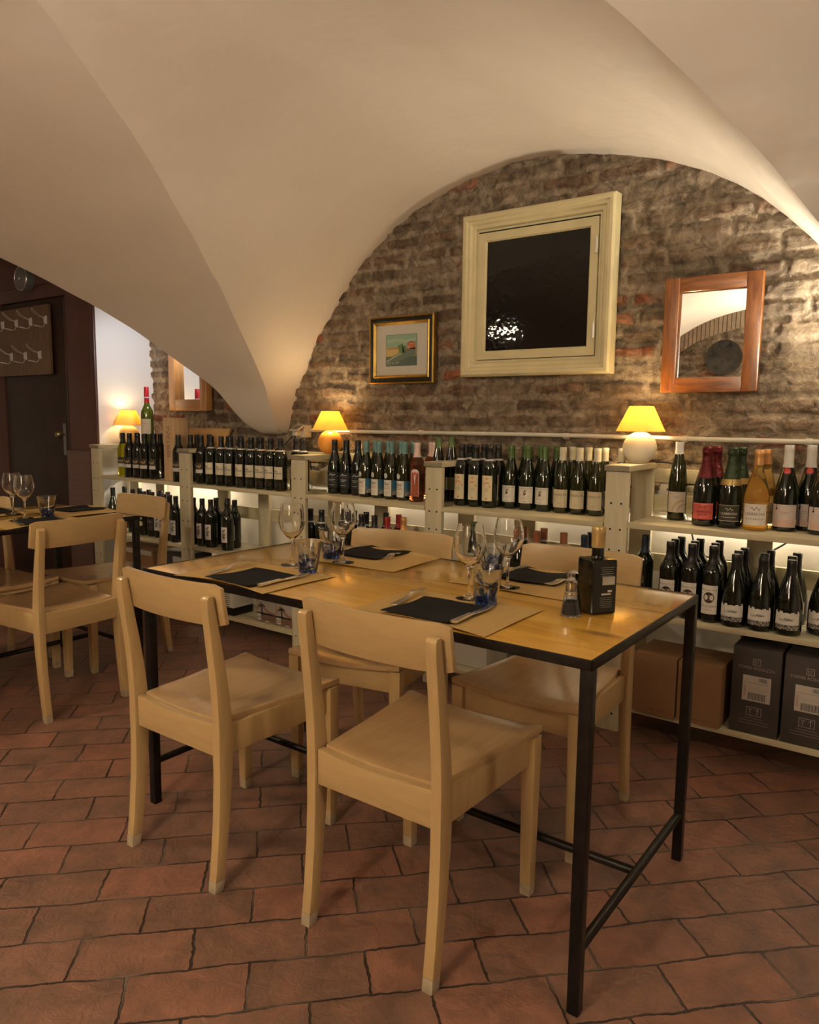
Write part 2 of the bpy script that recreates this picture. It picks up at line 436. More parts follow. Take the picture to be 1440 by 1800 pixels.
def brick_surface(x0, x1, z0, z1, step, red=.13, seed=1, zf=None):
    xs = np.arange(x0, x1, step); zs = np.arange(z0, z1, step); X, Z = np.meshgrid(xs, zs)
    h = .073
    wx = X+.035*(fbm(X*3, Z*5)-.5)+.012*(vn(X*22, Z*22)-.5); wz = Z+.045*(fbm(X*1.3+9, Z*2+4)-.5)+.013*(vn(X*14+5, Z*18+3)-.5)+.005*(vn(X*45, Z*50)-.5)
    row = np.floor(wz/h).astype(int); rr = np.random.RandomState(seed)
    off = rr.rand(4000); wid = .20+.07*rr.rand(4000)
    rw = wid[row % 4000]; ux = wx/rw+off[row % 4000]; bx = np.floor(ux).astype(int)
    bid = (row*131+bx*17+7) % 4096
    R = [np.random.RandomState(seed+k).rand(4096)[bid] for k in range(1, 6)]
    fx = (ux-bx)*rw; fz = wz-row*h
    d = np.minimum(np.minimum(fx, rw-fx), np.minimum(fz, h-fz))
    jw = .006+.007*vn(X*9, Z*9)
    e = np.clip((d-jw)/.010, 0, 1); e = e*e*(3-2*e)
    n = fbm(X*12, Z*14); n2 = fbm(X*33, Z*40, 3)
    hb = e*(.006+.012*R[0]+.006*(R[4]-.5))
    pl = np.clip((X+1.15)*2.2, 0, 1)*.10+np.clip((1.35-Z)*3, 0, 1)*.05; smear = np.clip((fbm(X*7+40, Z*9+11)-.40+pl)*4, 0, 1)*(R[3] > .22)
    H = hb*(1-.35*smear)+.020*(n-.5)+.013*(n2-.5)+.03*(fbm(X*1.1, Z*1.5)-.5)
    brown = np.array([.25, .16, .105]); dark = np.array([.125, .084, .055]); red1 = np.array([.33, .125, .065]); grey = np.array([.29, .225, .155]); mort = np.array([.45, .36, .265])
    t = R[1][..., None]; base = brown*(1-t)+grey*t
    base = np.where((R[2] > .80)[..., None], dark*.6+base*.4, base); base = np.where((R[2] < red)[..., None], red1*(.75+.5*R[4][..., None]), base)
    base = base*(.55+1.0*n[..., None])
    s = (smear*.68)[..., None]; cb = base*(1-s)+mort*.85*s
    ee = e[..., None]; C = mort*(.6+.7*n2[..., None])*(1-ee)+cb*ee
    return X, Z, H, C
X, Z, H, C_ = brick_surface(-4.655, .9, .93, 2.62, .0058)
_e = lambda v: np.clip(v/.02, 0, 1)   # darker rectangle in the brick colour around the right mirror
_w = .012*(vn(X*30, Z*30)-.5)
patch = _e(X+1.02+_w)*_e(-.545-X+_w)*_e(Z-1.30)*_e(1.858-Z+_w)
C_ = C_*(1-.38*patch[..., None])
Yw = np.where(X > -3.2, YW, YW+(-3.2-X)*.1)
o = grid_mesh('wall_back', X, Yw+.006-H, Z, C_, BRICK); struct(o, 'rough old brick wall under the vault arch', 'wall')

def plain(name, x0, x1, y0, y1, z0, z1, mat, label, cat='wall'):
    o = MB().box(x0, x1, y0, y1, z0, z1, mat).build(name); struct(o, label, cat); return o
mb = MB()   # white painted wall below the brick
mb.prism([[(-4.75, 3.30, 0), (-4.75, 3.42, 0), (-4.75, 3.42, .955), (-4.75, 3.30, .955)], [(-3.2, 3.14, 0), (-3.2, 3.30, 0), (-3.2, 3.30, .955), (-3.2, 3.14, .955)], [(3.0, 3.14, 0), (3.0, 3.30, 0), (3.0, 3.30, .955), (3.0, 3.14, .955)]], WHITEP)
struct(mb.build('wall_back_lower'), 'white painted lower wall behind the wine shelves', 'wall')
plain('wall_back_far', .88, 3.2, 3.13, 3.3, .9, 2.7, PLASTER, 'plastered continuation of the back wall')
plain('wall_left_side', -4.667, -4.655, 2.862, 3.34, 0, 2.62, WHITEC, 'white painted return wall behind the left table lamp')
plain('wall_left', -7.3, -7.15, -2.3, 3.0, 0, 2.7, WHITEC, 'far left wall')
plain('wall_right', 3.0, 3.15, -2.3, 3.4, 0, 2.7, WHITEC, 'plastered right wall')
# brown panelled partition with the dark door
mb = MB()
mb.box(-7.3, -5.90, 2.86, 2.98, 0, 2.7, BROWNW); mb.box(-5.01, -4.668, 2.86, 2.98, 0, 2.7, BROWNW)
mb.box(-5.90, -5.01, 2.86, 2.98, 2.02, 2.7, BROWNW)
struct(mb.build('wall_partition', bevel=.002), 'dark red-brown panelled partition around the door', 'wall')
struct(MB().box(-7.2, -4.66, 2.852, 2.86, 2.112, 2.60, BROWNW).build('trim_1', bevel=.002), 'upper brown panel with a groove below', 'trim')
struct(MB().box(-5.03, -4.755, 2.842, 2.86, .0, .967, MAUVE).build('trim_2', bevel=.002), 'mauve-brown lower panel beside the door', 'trim')
struct(MB().box(-4.70, -4.657, 2.846, 2.860, .0, 2.62, BROWNW).build('trim_3', bevel=.004), 'thin corner moulding of the partition', 'trim')
door = MB().box(-5.895, -5.012, 2.868, 2.91, .01, 2.012, DOORM).build('door_1', bevel=.004); struct(door, 'dark brown wooden door with a brass knob', 'door')
mb = MB().box(-5.105, -5.075, 2.862, 2.870, .93, 1.15, GREYM); mb.build('lock_plate', door, bevel=.002)
kb = MB(); kb.lathe([(.001, -.06), (.018, -.06), (.027, -.05), (.029, -.04), (.024, -.028), (.012, -.02), (.011, 0), (.02, .002)], BRASS, 20)
k = kb.build('door_knob', door, smooth=.8); k.location = (-5.09, 2.862, 1.075); k.rotation_euler = (-PI/2, 0, 0)
MB().box(-5.03, -5.014, 2.858, 2.868, .01, 2.0, simple('door_edge', (.06, .045, .04), .35)).build('edge_strip', door, bevel=.002)
# opposite wall (seen in the mirrors)
X2, Z2, H2, C2_ = brick_surface(-5.0, 2.5, 0, 2.62, .03, seed=9)
o = grid_mesh('wall_front', X2[:, ::-1], YO-.0+H2[:, ::-1], Z2, C2_[:, ::-1]*.8, BRICK); struct(o, 'brick wall opposite the wine shelves', 'wall')
plain('wall_front_core', -7.2, 3.1, YO-.2, YO-.03, 0, 2.7, WHITEP, 'core of the opposite wall')
plain('ceiling_slab', -7.3, 3.15, YO-.2, 3.45, 2.66, 2.75, PLASTER, 'structural slab above the vault', 'ceiling')
# brick ring of the opposite arch
mb = MB()
for i in range(72):
    t0 = -1.5+3.0*i/72; t1 = -1.5+3.0*(i+.82)/72
    z0 = float(prof(t0))+.0; z1 = float(prof(t1))
    if z0 < 1.3: continue
    mb.add([(-1.62+t0, YO+.05, z0-.16), (-1.62+t1, YO+.05, z1-.16), (-1.62+t1, YO+.05, z1+.01), (-1.62+t0, YO+.05, z0+.01),
            (-1.62+t0, YO, z0-.16), (-1.62+t1, YO, z1-.16), (-1.62+t1, YO, z1+.01), (-1.62+t0, YO, z0+.01)],
           [(0, 1, 2, 3), (0, 4, 5, 1), (1, 5, 6, 2), (3, 2, 6, 7), (0, 3, 7, 4)], simple('ring_brick', (.30, .22, .15), .85, var=.3, vscale=15, bump=.5, bscale=40))
struct(mb.build('trim_4'), 'brick arch ring on the opposite wall', 'trim')

# ------------------------------------------------------------------ floor
def floor_mat():
    m, nt, b = _new('terracotta_brick_floor')
    tc = N(nt, 'ShaderNodeTexCoord'); mp = N(nt, 'ShaderNodeMapping'); mp.inputs['Rotation'].default_value = (0, 0, -math.radians(45.6)); mp.inputs['Location'].default_value = (.07, .045, 0)
    nt.links.new(tc.outputs['Object'], mp.inputs[0])
    nw = N(nt, 'ShaderNodeTexNoise', i_Scale=7.0, i_Detail=3.0); nt.links.new(mp.outputs[0], nw.inputs['Vector'])
    nw2 = N(nt, 'ShaderNodeTexNoise', i_Scale=55.0, i_Detail=3.0); nt.links.new(mp.outputs[0], nw2.inputs['Vector'])
    s1 = N(nt, 'ShaderNodeVectorMath', operation='MULTIPLY_ADD'); s1.inputs[1].default_value = (.022, .022, 0); nt.links.new(nw.outputs['Color'], s1.inputs[0]); nt.links.new(mp.outputs[0], s1.inputs[2])
    s2 = N(nt, 'ShaderNodeVectorMath', operation='MULTIPLY_ADD'); s2.inputs[1].default_value = (.010, .010, 0); nt.links.new(nw2.outputs['Color'], s2.inputs[0]); nt.links.new(s1.outputs[0], s2.inputs[2])
    br = N(nt, 'ShaderNodeTexBrick', offset=.5, squash=1.0)
    br.inputs['Scale'].default_value = 1.0; br.inputs['Brick Width'].default_value = .258; br.inputs['Row Height'].default_value = .1375
    br.inputs['Mortar Size'].default_value = .0034; br.inputs['Mortar Smooth'].default_value = .45; br.inputs['Bias'].default_value = 0
    br.inputs['Color1'].default_value = (.0, .0, .0, 1); br.inputs['Color2'].default_value = (1, 1, 1, 1); br.inputs['Mortar'].default_value = (.5, .5, .5, 1)
    nt.links.new(s2.outputs[0], br.inputs['Vector'])
    rp = N(nt, 'ShaderNodeValToRGB'); e = rp.color_ramp.elements
    e[0].position = 0; e[0].color = (.170, .088, .060, 1); e[1].position = 1; e[1].color = (.245, .108, .070, 1)
    x = rp.color_ramp.elements.new(.5); x.color = (.20, .100, .067, 1)
    nt.links.new(br.outputs['Color'], rp.inputs[0])
    n3 = N(nt, 'ShaderNodeTexNoise', i_Scale=9.0, i_Detail=8.0, i_Roughness=.65, i_Distortion=.5); nt.links.new(mp.outputs[0], n3.inputs['Vector'])
    r3 = N(nt, 'ShaderNodeValToRGB'); r3.color_ramp.elements[0].position = .35; r3.color_ramp.elements[0].color = (.58, .62, .62, 1); r3.color_ramp.elements[1].position = .65; r3.color_ramp.elements[1].color = (1.12, 1.05, 1.0, 1)
    nt.links.new(n3.outputs['Fac'], r3.inputs[0])
    mx = N(nt, 'ShaderNodeMix', data_type='RGBA', blend_type='MULTIPLY'); mx.inputs[0].default_value = .9
    nt.links.new(rp.outputs[0], mx.inputs[6]); nt.links.new(r3.outputs[0], mx.inputs[7])
    # joints: dark lines with patches of grey cement
    n4 = N(nt, 'ShaderNodeTexNoise', i_Scale=5.0, i_Detail=2.0); nt.links.new(mp.outputs[0], n4.inputs['Vector'])
    r4 = N(nt, 'ShaderNodeValToRGB'); r4.color_ramp.elements[0].position = .5; r4.color_ramp.elements[0].color = (.030, .018, .012, 1); r4.color_ramp.elements[1].position = .66; r4.color_ramp.elements[1].color = (.13, .10, .075, 1)
    nt.links.new(n4.outputs['Fac'], r4.inputs[0])
    m2 = N(nt, 'ShaderNodeMix', data_type='RGBA'); nt.links.new(br.outputs['Fac'], m2.inputs[0]); nt.links.new(mx.outputs[2], m2.inputs[6]); nt.links.new(r4.outputs[0], m2.inputs[7])
    nt.links.new(m2.outputs[2], b.inputs['Base Color'])
    rr = N(nt, 'ShaderNodeMapRange'); rr.inputs[3].default_value = .38; rr.inputs[4].default_value = .62; nt.links.new(n3.outputs['Fac'], rr.inputs[0]); nt.links.new(rr.outputs[0], b.inputs['Roughness'])
    h1 = N(nt, 'ShaderNodeMath', operation='MULTIPLY'); h1.inputs[1].default_value = -1.0; nt.links.new(br.outputs['Fac'], h1.inputs[0])
    n5 = N(nt, 'ShaderNodeTexNoise', i_Scale=26.0, i_Detail=9.0, i_Roughness=.6, i_Distortion=.7); nt.links.new(mp.outputs[0], n5.inputs['Vector'])
    h2 = N(nt, 'ShaderNodeMath', operation='MULTIPLY_ADD'); h2.inputs[1].default_value = .55; nt.links.new(n5.outputs['Fac'], h2.inputs[0]); nt.links.new(h1.outputs[0], h2.inputs[2])
    h3 = N(nt, 'ShaderNodeMath', operation='MULTIPLY_ADD'); h3.inputs[1].default_value = .35; nt.links.new(br.outputs['Color'], h3.inputs[0]); nt.links.new(h2.outputs[0], h3.inputs[2])
    bp = N(nt, 'ShaderNodeBump', i_Strength=1.0, i_Distance=.009); nt.links.new(h3.outputs[0], bp.inputs['Height']); nt.links.new(bp.outputs[0], b.inputs['Normal'])
    return m
plain('floor', -7.2, 3.1, YO-.1, 3.4, -.1, 0, floor_mat(), 'worn terracotta brick floor laid in diagonal rows', 'floor')

# ------------------------------------------------------------------ chairs
def make_chair():
    t = empty('dining_chair')
    sag = lambda x: .013*(x/.2)**2
    # seat: saddle shaped board
    mb = MB(); nx, ny = 12, 6; top = []; 
    def pt(i, j, dz):
        v = j/ny; y = -.182+.407*v; hw = .160+.045*v; hw = .158 if y < -.168 else hw
        x = -hw+2*hw*i/nx
        return (x, y, .436+sag(x)+dz-.004*math.sin(PI*v))
    A = [pt(i, j, 0) for j in range(ny+1) for i in range(nx+1)]; B = [pt(i, j, -.018) for j in range(ny+1) for i in range(nx+1)]
    k = len(A); W = nx+1; fs = []
    for j in range(ny):
        for i in range(nx):
            a = j*W+i; fs.append((a, a+1, a+W+1, a+W)); fs.append((k+a, k+a+W, k+a+W+1, k+a+1))
    for i in range(nx): fs.append((i, k+i, k+i+1, i+1)); a = ny*W+i; fs.append((a, a+1, k+a+1, k+a))
    for j in range(ny): a = j*W; fs.append((a, a+W, k+a+W, k+a)); a = j*W+nx; fs.append((a, k+a, k+a+W, a+W))
    mb.add(A+B, fs, BEECHS); mb.build('seat', t, bevel=.003, smooth=.7)
    # aprons
    def apron(y0, y1, hw, follow):
        m2 = MB(); n = 10
        secs = []
        for i in range(n+1):
            x = -hw+2*hw*i/n; zt = .417+sag(x)*(1 if follow else 0)
            secs.append([(x, y0, .352), (x, y1, .352), (x, y1, zt), (x, y0, zt)])
        m2.prism(secs, BEECHX); m2.build('apron', t, bevel=.0015)
    apron(.186, .206, .172, True)
    # rear apron rises to seat height
    m2 = MB(); secs = []
    for i in range(11):
        x = -.162+.324*i/10; zt = .430+sag(x); secs.append([(x, -.206, .352), (x, -.184, .352), (x, -.184, zt), (x, -.206, zt)])
    m2.prism(secs, BEECHX); m2.build('apron', t, bevel=.0015)
    for s in (-1, 1):
        m2 = MB(); xo = s*.190; xi = s*.172
        m2.prism([[(xi*.96, -.165, .352), (xo*.96, -.165, .352), (xo*.96, -.165, .429), (xi*.96, -.165, .429)], [(xi, .186, .352), (xo, .186, .352), (xo, .186, .429), (xi, .186, .429)]], BEECH)
        m2.build('apron', t, bevel=.0015)
        # front leg
        m2 = MB(); secs = []
        for z, a in ((.03, .0145), (.20, .0165), (.36, .0185), (.426, .0185)):
            cx = s*(.187-.0*z); secs.append([(cx-a, .203-a, z), (cx+a, .203-a, z), (cx+a, .203+a, z), (cx-a, .203+a, z)])
        m2.prism(secs, BEECH); lg = m2.build('leg', t, bevel=.002)
        m2 = MB(); m2.prism([[(s*.187-a, .203-a, z), (s*.187+a, .203-a, z), (s*.187+a, .203+a, z), (s*.187-a, .203+a, z)] for z, a in ((0, .0138), (.03, .0145))], TIP)
        m2.build('leg_tip', lg, bevel=.001)
        # rear leg running up as the back post
        m2 = MB(); secs = []
        yz = [(.03, -.218, .015), (.10, -.209, .016), (.2, -.199, .018), (.3, -.192, .021), (.38, -.190, .023), (.44, -.191, .022), (.52, -.197, .0195), (.60, -.207, .017), (.68, -.219, .0145), (.745, -.229, .012), (.768, -.231, .0105), (.776, -.229, .007)]
        for z, y, d in yz:
            a = .0135; cx = s*.178; secs.append([(cx-a, y-d, z), (cx+a, y-d, z), (cx+a, y+d, z), (cx-a, y+d, z)])
        m2.prism(secs, BEECH); lg = m2.build('leg', t, bevel=.003, smooth=.7)
        m2 = MB(); m2.prism([[(s*.178-.0132, y-d, z), (s*.178+.0132, y-d, z), (s*.178+.0132, y+d, z), (s*.178-.0132, y+d, z)] for z, y, d in ((0, -.222, .014), (.03, -.218, .015))], TIP)
        m2.build('leg_tip', lg, bevel=.001)
    # backrest
    m2 = MB(); n = 16; secs = []
    for i in range(n+1):
        x = -.205+.41*i/n; e = min(x+.205, .205-x); c = 0 if e > .02 else .008*(1-math.sqrt(max(0, 1-((.02-e)/.02)**2)))
        y = -.220+.024*(x/.2)**2
        secs.append([(x, y-.0065+.004, .692+c), (x, y+.0065+.004, .692+c), (x, y+.0065-.012, .802-c), (x, y-.0065-.012, .802-c)])
    m2.prism(secs, BEECHX); m2.build('backrest', t, bevel=.003, smooth=.7)
    return t
c0 = make_chair()
chairs = [
 ((-1.005, 1.45), 0, 'pale beech chair nearest the camera, back turned, at the big table'),
 ((-1.638, 1.397), 0, 'pale beech chair with back to camera at the left near side of the big table'),
 ((-1.600, 1.993), 191, 'pale beech chair facing us across the left half of the big table'),
 ((-.972, 2.058), 180, 'pale beech chair facing us behind the olive oil bottle on the big table'),
 ((-3.070, 1.643), 93.3, 'pale beech chair seen from behind at the near side of the left table'),
 ((-3.425, 2.122), 180, 'pale beech chair at the end of the left table by the wine shelves'),
 ((-3.655, 1.665), -90, 'pale beech chair tucked under the far side of the left table'),
]
for i, ((x, y), a, lab) in enumerate(chairs):
    c = c0 if i == 0 else copy_tree(c0)
    c.location = (x, y, 0); c.rotation_euler = (0, 0, math.radians(a)); tag(c, lab, 'chair', 'beech dining chairs around the tables')

# ------------------------------------------------------------------ tables
def make_table():
    t = empty('dining_table'); L, Wd, H = 1.44, .715, .752;  b = .026
    MB().box(-L/2+.006, L/2-.006, -Wd/2+.006, Wd/2-.006, H-.018, H, TABLEW).build('tabletop', t, bevel=.0015)
    mb = MB()
    for (x0, x1, y0, y1) in ((-L/2, L/2, -Wd/2-.0, -Wd/2+.005), (-L/2, L/2, Wd/2-.005, Wd/2), (-L/2, -L/2+.005, -Wd/2, Wd/2), (L/2-.005, L/2, -Wd/2, Wd/2)):
        mb.box(x0, x1, y0, y1, H-.0205, H+.001, STEEL)
    mb.box(-L/2, L/2, -Wd/2, -Wd/2+b, H-.0205, H-.0182, STEEL); mb.box(-L/2, L/2, Wd/2-b, Wd/2, H-.0205, H-.0182, STEEL)
    mb.box(-L/2, -L/2+b, -Wd/2+b, Wd/2-b, H-.0205, H-.0182, STEEL); mb.box(L/2-b, L/2, -Wd/2+b, Wd/2-b, H-.0205, H-.0182, STEEL)
    mb.build('frame', t, bevel=.002)
    for sx in (-1, 1):
        for sy in (-1, 1):
            cx = sx*(L/2-b/2); cy = sy*(Wd/2-b/2)
            MB().box(cx-b/2, cx+b/2, cy-b/2, cy+b/2, 0, H-.0185, STEEL).build('leg', t, bevel=.003)
        cx = sx*(L/2-b/2)
        MB().tube([(cx, -Wd/2+b/2, .135), (cx, Wd/2-b/2, .135)], .011, STEEL, 14).build('crossbar', t, smooth=.7)
    MB().tube([(-L/2+b/2, 0, .135), (L/2-b/2, 0, .135)], .011, STEEL, 14).build('crossbar', t, smooth=.7)
    return t
t1 = make_table(); t1.location = (-1.262, 1.702, 0); tag(t1, 'pine-topped table with black steel frame set for four in front of the shelves', 'table', 'steel-framed pine tables')
t2 = copy_tree(t1); t2.location = (-3.41, 1.342, 0); t2.rotation_euler = (0, 0, PI/2); tag(t2, 'pine-topped steel-framed table at the left, before the dark door', 'table', 'steel-framed pine tables')
TZ = .7535

# ---- tableware
def sheet(name, w, d, mat, th=.0012, wav=.0015, curl=None, seed=1, n=18, folds=0):
    r = random.Random(seed); mb = MB(); ph = [r.uniform(0, 6) for _ in range(4)]
    def z(u, v):
        zz = wav*(1+math.sin(u*2.1*PI+ph[0])*math.sin(v*1.7*PI+ph[1]))
        if curl: zz += curl(u, v)
        return zz
    A = []; B = []
    for j in range(n+1):
        for i in range(n+1):
            u = i/n; v = j/n; x = (u-.5)*w; y = (v-.5)*d
            if folds: x += .004*math.sin(v*5+ph[2]); y += .005*math.sin(u*4+ph[3])
            A.append((x, y, z(u, v)+th)); B.append((x, y, z(u, v)))
    W = n+1; k = len(A); fs = []
    for j in range(n):
        for i in range(n):
            a = j*W+i; fs += [(a, a+1, a+W+1, a+W), (k+a, k+a+W, k+a+W+1, k+a+1)]
    for i in range(n): fs.append((i, k+i, k+i+1, i+1)); a = n*W+i; fs.append((a, a+1, k+a+1, k+a))
    for j in range(n): a = j*W; fs.append((a, a+W, k+a+W, k+a)); a = j*W+n; fs.append((a, k+a, k+a+W, a+W))
    mb.add(A+B, fs, mat); return mb.build(name, smooth=.8)
curl_near = lambda u, v: .010*max(0, (.10-v)/.10)**2*math.sin(min(1, max(0, u))*PI)
mats = []
def place(o, x, y, rz=0, z=TZ): o.location = (x, y, z); o.rotation_euler = (0, 0, math.radians(rz)); return o
m0 = sheet('paper_placemat', .372, .283, KRAFT, .0005, .0012, curl_near, 1)
P = [(-1.628, 1.472, 0, 'kraft paper placemat curling over the near left edge of the big table'),
     (-.975, 1.490, 1, 'kraft paper placemat at the near right of the big table behind the front chair'),
     (-1.545, 1.900, 184, 'kraft paper placemat at the far left setting of the big table'),
     (-.965, 1.905, 180, 'kraft paper placemat at the far right setting beside the oil bottle'),
     (-3.185, 1.640, 90, 'kraft paper placemat on the left table in front of the near chair'),
     (-3.40, 1.925, 180, 'kraft paper placemat on the shelf end of the left table'),
     (-3.615, 1.640, -90, 'kraft paper placemat on the far side of the left table')]
for i, (x, y, a, lab) in enumerate(P):
    o = m0 if i == 0 else m0.copy()
    if i: col.objects.link(o)
    place(o, x, y, a, TZ+(.0035 if i == 5 else 0)); tag(o, lab, 'placemat', 'paper placemats')
nz = TZ+.0046
n0 = sheet('paper_napkin', .185, .180, NAPK, .0022, .0022, None, 5, folds=1)
P = [(-1.598, 1.440, -2, 'charcoal folded napkin on the near left placemat'),
     (-.985, 1.462, 1, 'charcoal folded napkin on the near right placemat, nearest the camera'),
     (-1.590, 1.967, 176, 'charcoal folded napkin at the far left setting of the big table'),
     (-.968, 1.972, 178, 'charcoal folded napkin behind the salt and pepper shakers'),
     (-3.155, 1.655, 88, 'charcoal napkin on the left table just behind the near chair back'),
     (-3.42, 1.975, 180, 'charcoal napkin on the shelf end of the left table'),
     (-3.630, 1.660, -90, 'charcoal napkin on the far side of the left table')]
for i, (x, y, a, lab) in enumerate(P):
    o = n0 if i == 0 else n0.copy()
    if i: col.objects.link(o)
    place(o, x, y, a, nz+(.003 if i == 5 else 0)); tag(o, lab, 'napkin', 'charcoal napkins')

def cutlery(kind):
    mb = MB(); n = 22
    if kind == 'fork':
        L = .19
        def sec(y, w, z, th=.0011): return [(-w, y, z-th), (w, y, z-th), (w, y, z+th), (-w, y, z+th)]
        zz = lambda y: .0022+.008*math.exp(-((y-.055)/.035)**2)*0+.009*math.exp(-((y-.03)/.03)**2)+.004*max(0, (y-.06)/.035)
        secs = []
        for i in range(n+1):
            y = -.095+.135*i/n; t = i/n
            w = .0085*(1-t)**.5*.9+.0022 if t < .7 else .0026+.0095*((t-.7)/.3)**1.5
            w = max(w, .0026); secs.append(sec(y, w, zz(y)))
        mb.prism(secs, CHROME)
        for k in range(4):
            x = -.0098+.0065*k; ss = []
            for i in range(7):
                y = .038+.055*i/6; w = .0016-.0006*i/6; z = zz(y)+.0
                ss.append([(x+0-w, y, z-.0011), (x+w, y, z-.0011), (x+w, y, z+.0011), (x-w, y, z+.0011)])
            mb.prism(ss, CHROME)
        return mb.build('fork', bevel=.0005, smooth=.9)
    secs = []
    for i in range(n+1):
        t = i/n; y = -.10+.21*t
        if t < .45: w = .0078-.003*t/.45; th = .0028; x0 = -w; x1 = w
        else:
            s = (t-.45)/.55; w = .006; x0 = -.005; x1 = .005+.006*math.sin(PI*min(1, s*1.05))**.7-.006*max(0, s-.75)/.25; th = .0012
        secs.append([(x0, y, .001), (x1, y, .001), (x1, y, .001+2*th), (x0, y, .001+2*th)])
    mb.prism(secs, CHROME); return mb.build('knife', bevel=.0006, smooth=.9)
f0 = cutlery('fork'); k0 = cutlery('knife')
cz = TZ+.0085
FK = [(-1.742, 1.480, 10, 'steel fork left of the near left napkin, tines towards the wall'), (-1.108, 1.520, 12, 'steel fork left of the near right napkin'),
      (-1.497, 1.975, 197, 'steel fork lying on the far left napkin, tines towards us'), (-.868, 1.955, 165, 'steel fork partly hidden behind the pepper shaker'),
      (-3.19, 1.560, 80, 'steel fork on the left table beside the two wine glasses'), (-3.63, 1.770, -82, 'steel fork on the far side of the left table')]
KN = [(-1.502, 1.468, 3, 'steel knife right of the near left napkin'), (-.893, 1.482, 4, 'steel knife right of the near right napkin'),
      (-1.690, 1.950, 180, 'steel knife at the left of the far left napkin'), (-1.068, 1.985, 178, 'steel knife at the left edge of the far right napkin')]
for lst, src, cat in ((FK, f0, 'fork'), (KN, k0, 'knife')):
    for i, (x, y, a, lab) in enumerate(lst):
        o = src if i == 0 else src.copy()
        if i: col.objects.link(o)
        place(o, x, y, a, cz-.002); tag(o, lab, cat, cat+'s on the tables' if cat == 'fork' else 'knives on the tables')

def wine_glass():
    mb = MB(); th = .0011
    outer = [(.0005, 0), (.034, 0), (.0345, .001), (.030, .0025), (.014, .005), (.006, .009), (.0038, .018), (.0034, .045), (.0036, .068), (.0055, .077), (.012, .084), (.024, .096), (.035, .112), (.0405, .130), (.0415, .142), (.0395, .160), (.0345, .182), (.0325, .190)]
    inner = [(.0314, .190), (.0334, .182), (.0383, .160), (.0403, .142), (.0393, .130), (.0338, .113), (.0228, .098), (.0108, .087), (.003, .0835), (.0003, .083)]
    mb.lathe(outer+inner, GLASS, 40); return mb.build('wine_glass', smooth=.9, weld=True)
def tumbler_mat():
    m, nt, b = _new('blue_swirl_glass')
    tc = N(nt, 'ShaderNodeTexCoord'); no = N(nt, 'ShaderNodeTexNoise', i_Scale=26.0, i_Detail=4.0, i_Distortion=2.2); nt.links.new(tc.outputs['Object'], no.inputs['Vector'])
    sx = N(nt, 'ShaderNodeSeparateXYZ'); nt.links.new(tc.outputs['Object'], sx.inputs[0])
    mr = N(nt, 'ShaderNodeMapRange'); mr.inputs[1].default_value = .0; mr.inputs[2].default_value = .09; mr.inputs[3].default_value = .27; mr.inputs[4].default_value = -.10; nt.links.new(sx.outputs[2], mr.inputs[0])
    ad = N(nt, 'ShaderNodeMath', operation='ADD'); nt.links.new(no.outputs['Fac'], ad.inputs[0]); nt.links.new(mr.outputs[0], ad.inputs[1])
    rp = N(nt, 'ShaderNodeValToRGB'); e = rp.color_ramp.elements; e[0].position = .51; e[0].color = (.95, .97, .98, 1); e[1].position = .74; e[1].color = (.04, .12, .52, 1)
    nt.links.new(ad.outputs[0], rp.inputs[0]); nt.links.new(rp.outputs[0], b.inputs['Base Color'])
    b.inputs['Transmission Weight'].default_value = 1; b.inputs['Roughness'].default_value = 0; b.inputs['IOR'].default_value = 1.42
    return m
TUM = tumbler_mat()
def tumbler():
    mb = MB()
    mb.lathe([(.0003, 0), (.026, 0), (.0275, .002), (.034, .045), (.0425, .092), (.0432, .0935), (.0415, .0935), (.0405, .092), (.032, .046), (.0258, .012), (.024, .009), (.0003, .009)], TUM, 36)
    return mb.build('water_tumbler', smooth=.9, weld=True)
g0 = wine_glass(); u0 = tumbler()
GL = [(-1.655, 1.652, 'clear wine glass above the near left setting of the big table', 0), (-1.560, 1.782, 'clear wine glass at the far left setting, beside a blue tumbler', 0),
      (-.993, 1.622, 'clear wine glass at the near right setting, behind the blue tumbler', 0), (-.978, 1.797, 'clear wine glass at the far right setting of the big table', 0),
      (-3.485, 1.700, 'left one of two clear wine glasses on the left table', 0), (-3.310, 1.665, 'clear wine glass on the left table, nearer the blue tumbler', 0)]
TB = [(-1.538, 1.600, 'blue-swirled tumbler at the near left setting', 20), (-1.640, 1.815, 'blue-swirled tumbler at the far left setting', 120),
      (-.926, 1.592, 'blue-swirled tumbler nearest the camera, at the near right setting', 60), (-1.078, 1.880, 'pale tumbler behind the two right wine glasses', 200), (-3.285, 1.752, 'blue-swirled tumbler on the left table', 300)]
for lst, src, cat, gr in ((GL, g0, 'glass', 'clear wine glasses'), (TB, u0, 'tumbler', 'blue swirled tumblers')):
    for i, (x, y, lab, a) in enumerate(lst):
        o = src if i == 0 else src.copy()
        if i: col.objects.link(o)
        place(o, x, y, a, TZ+.004 if cat == 'tumbler' else TZ+.003); tag(o, lab, cat, gr)

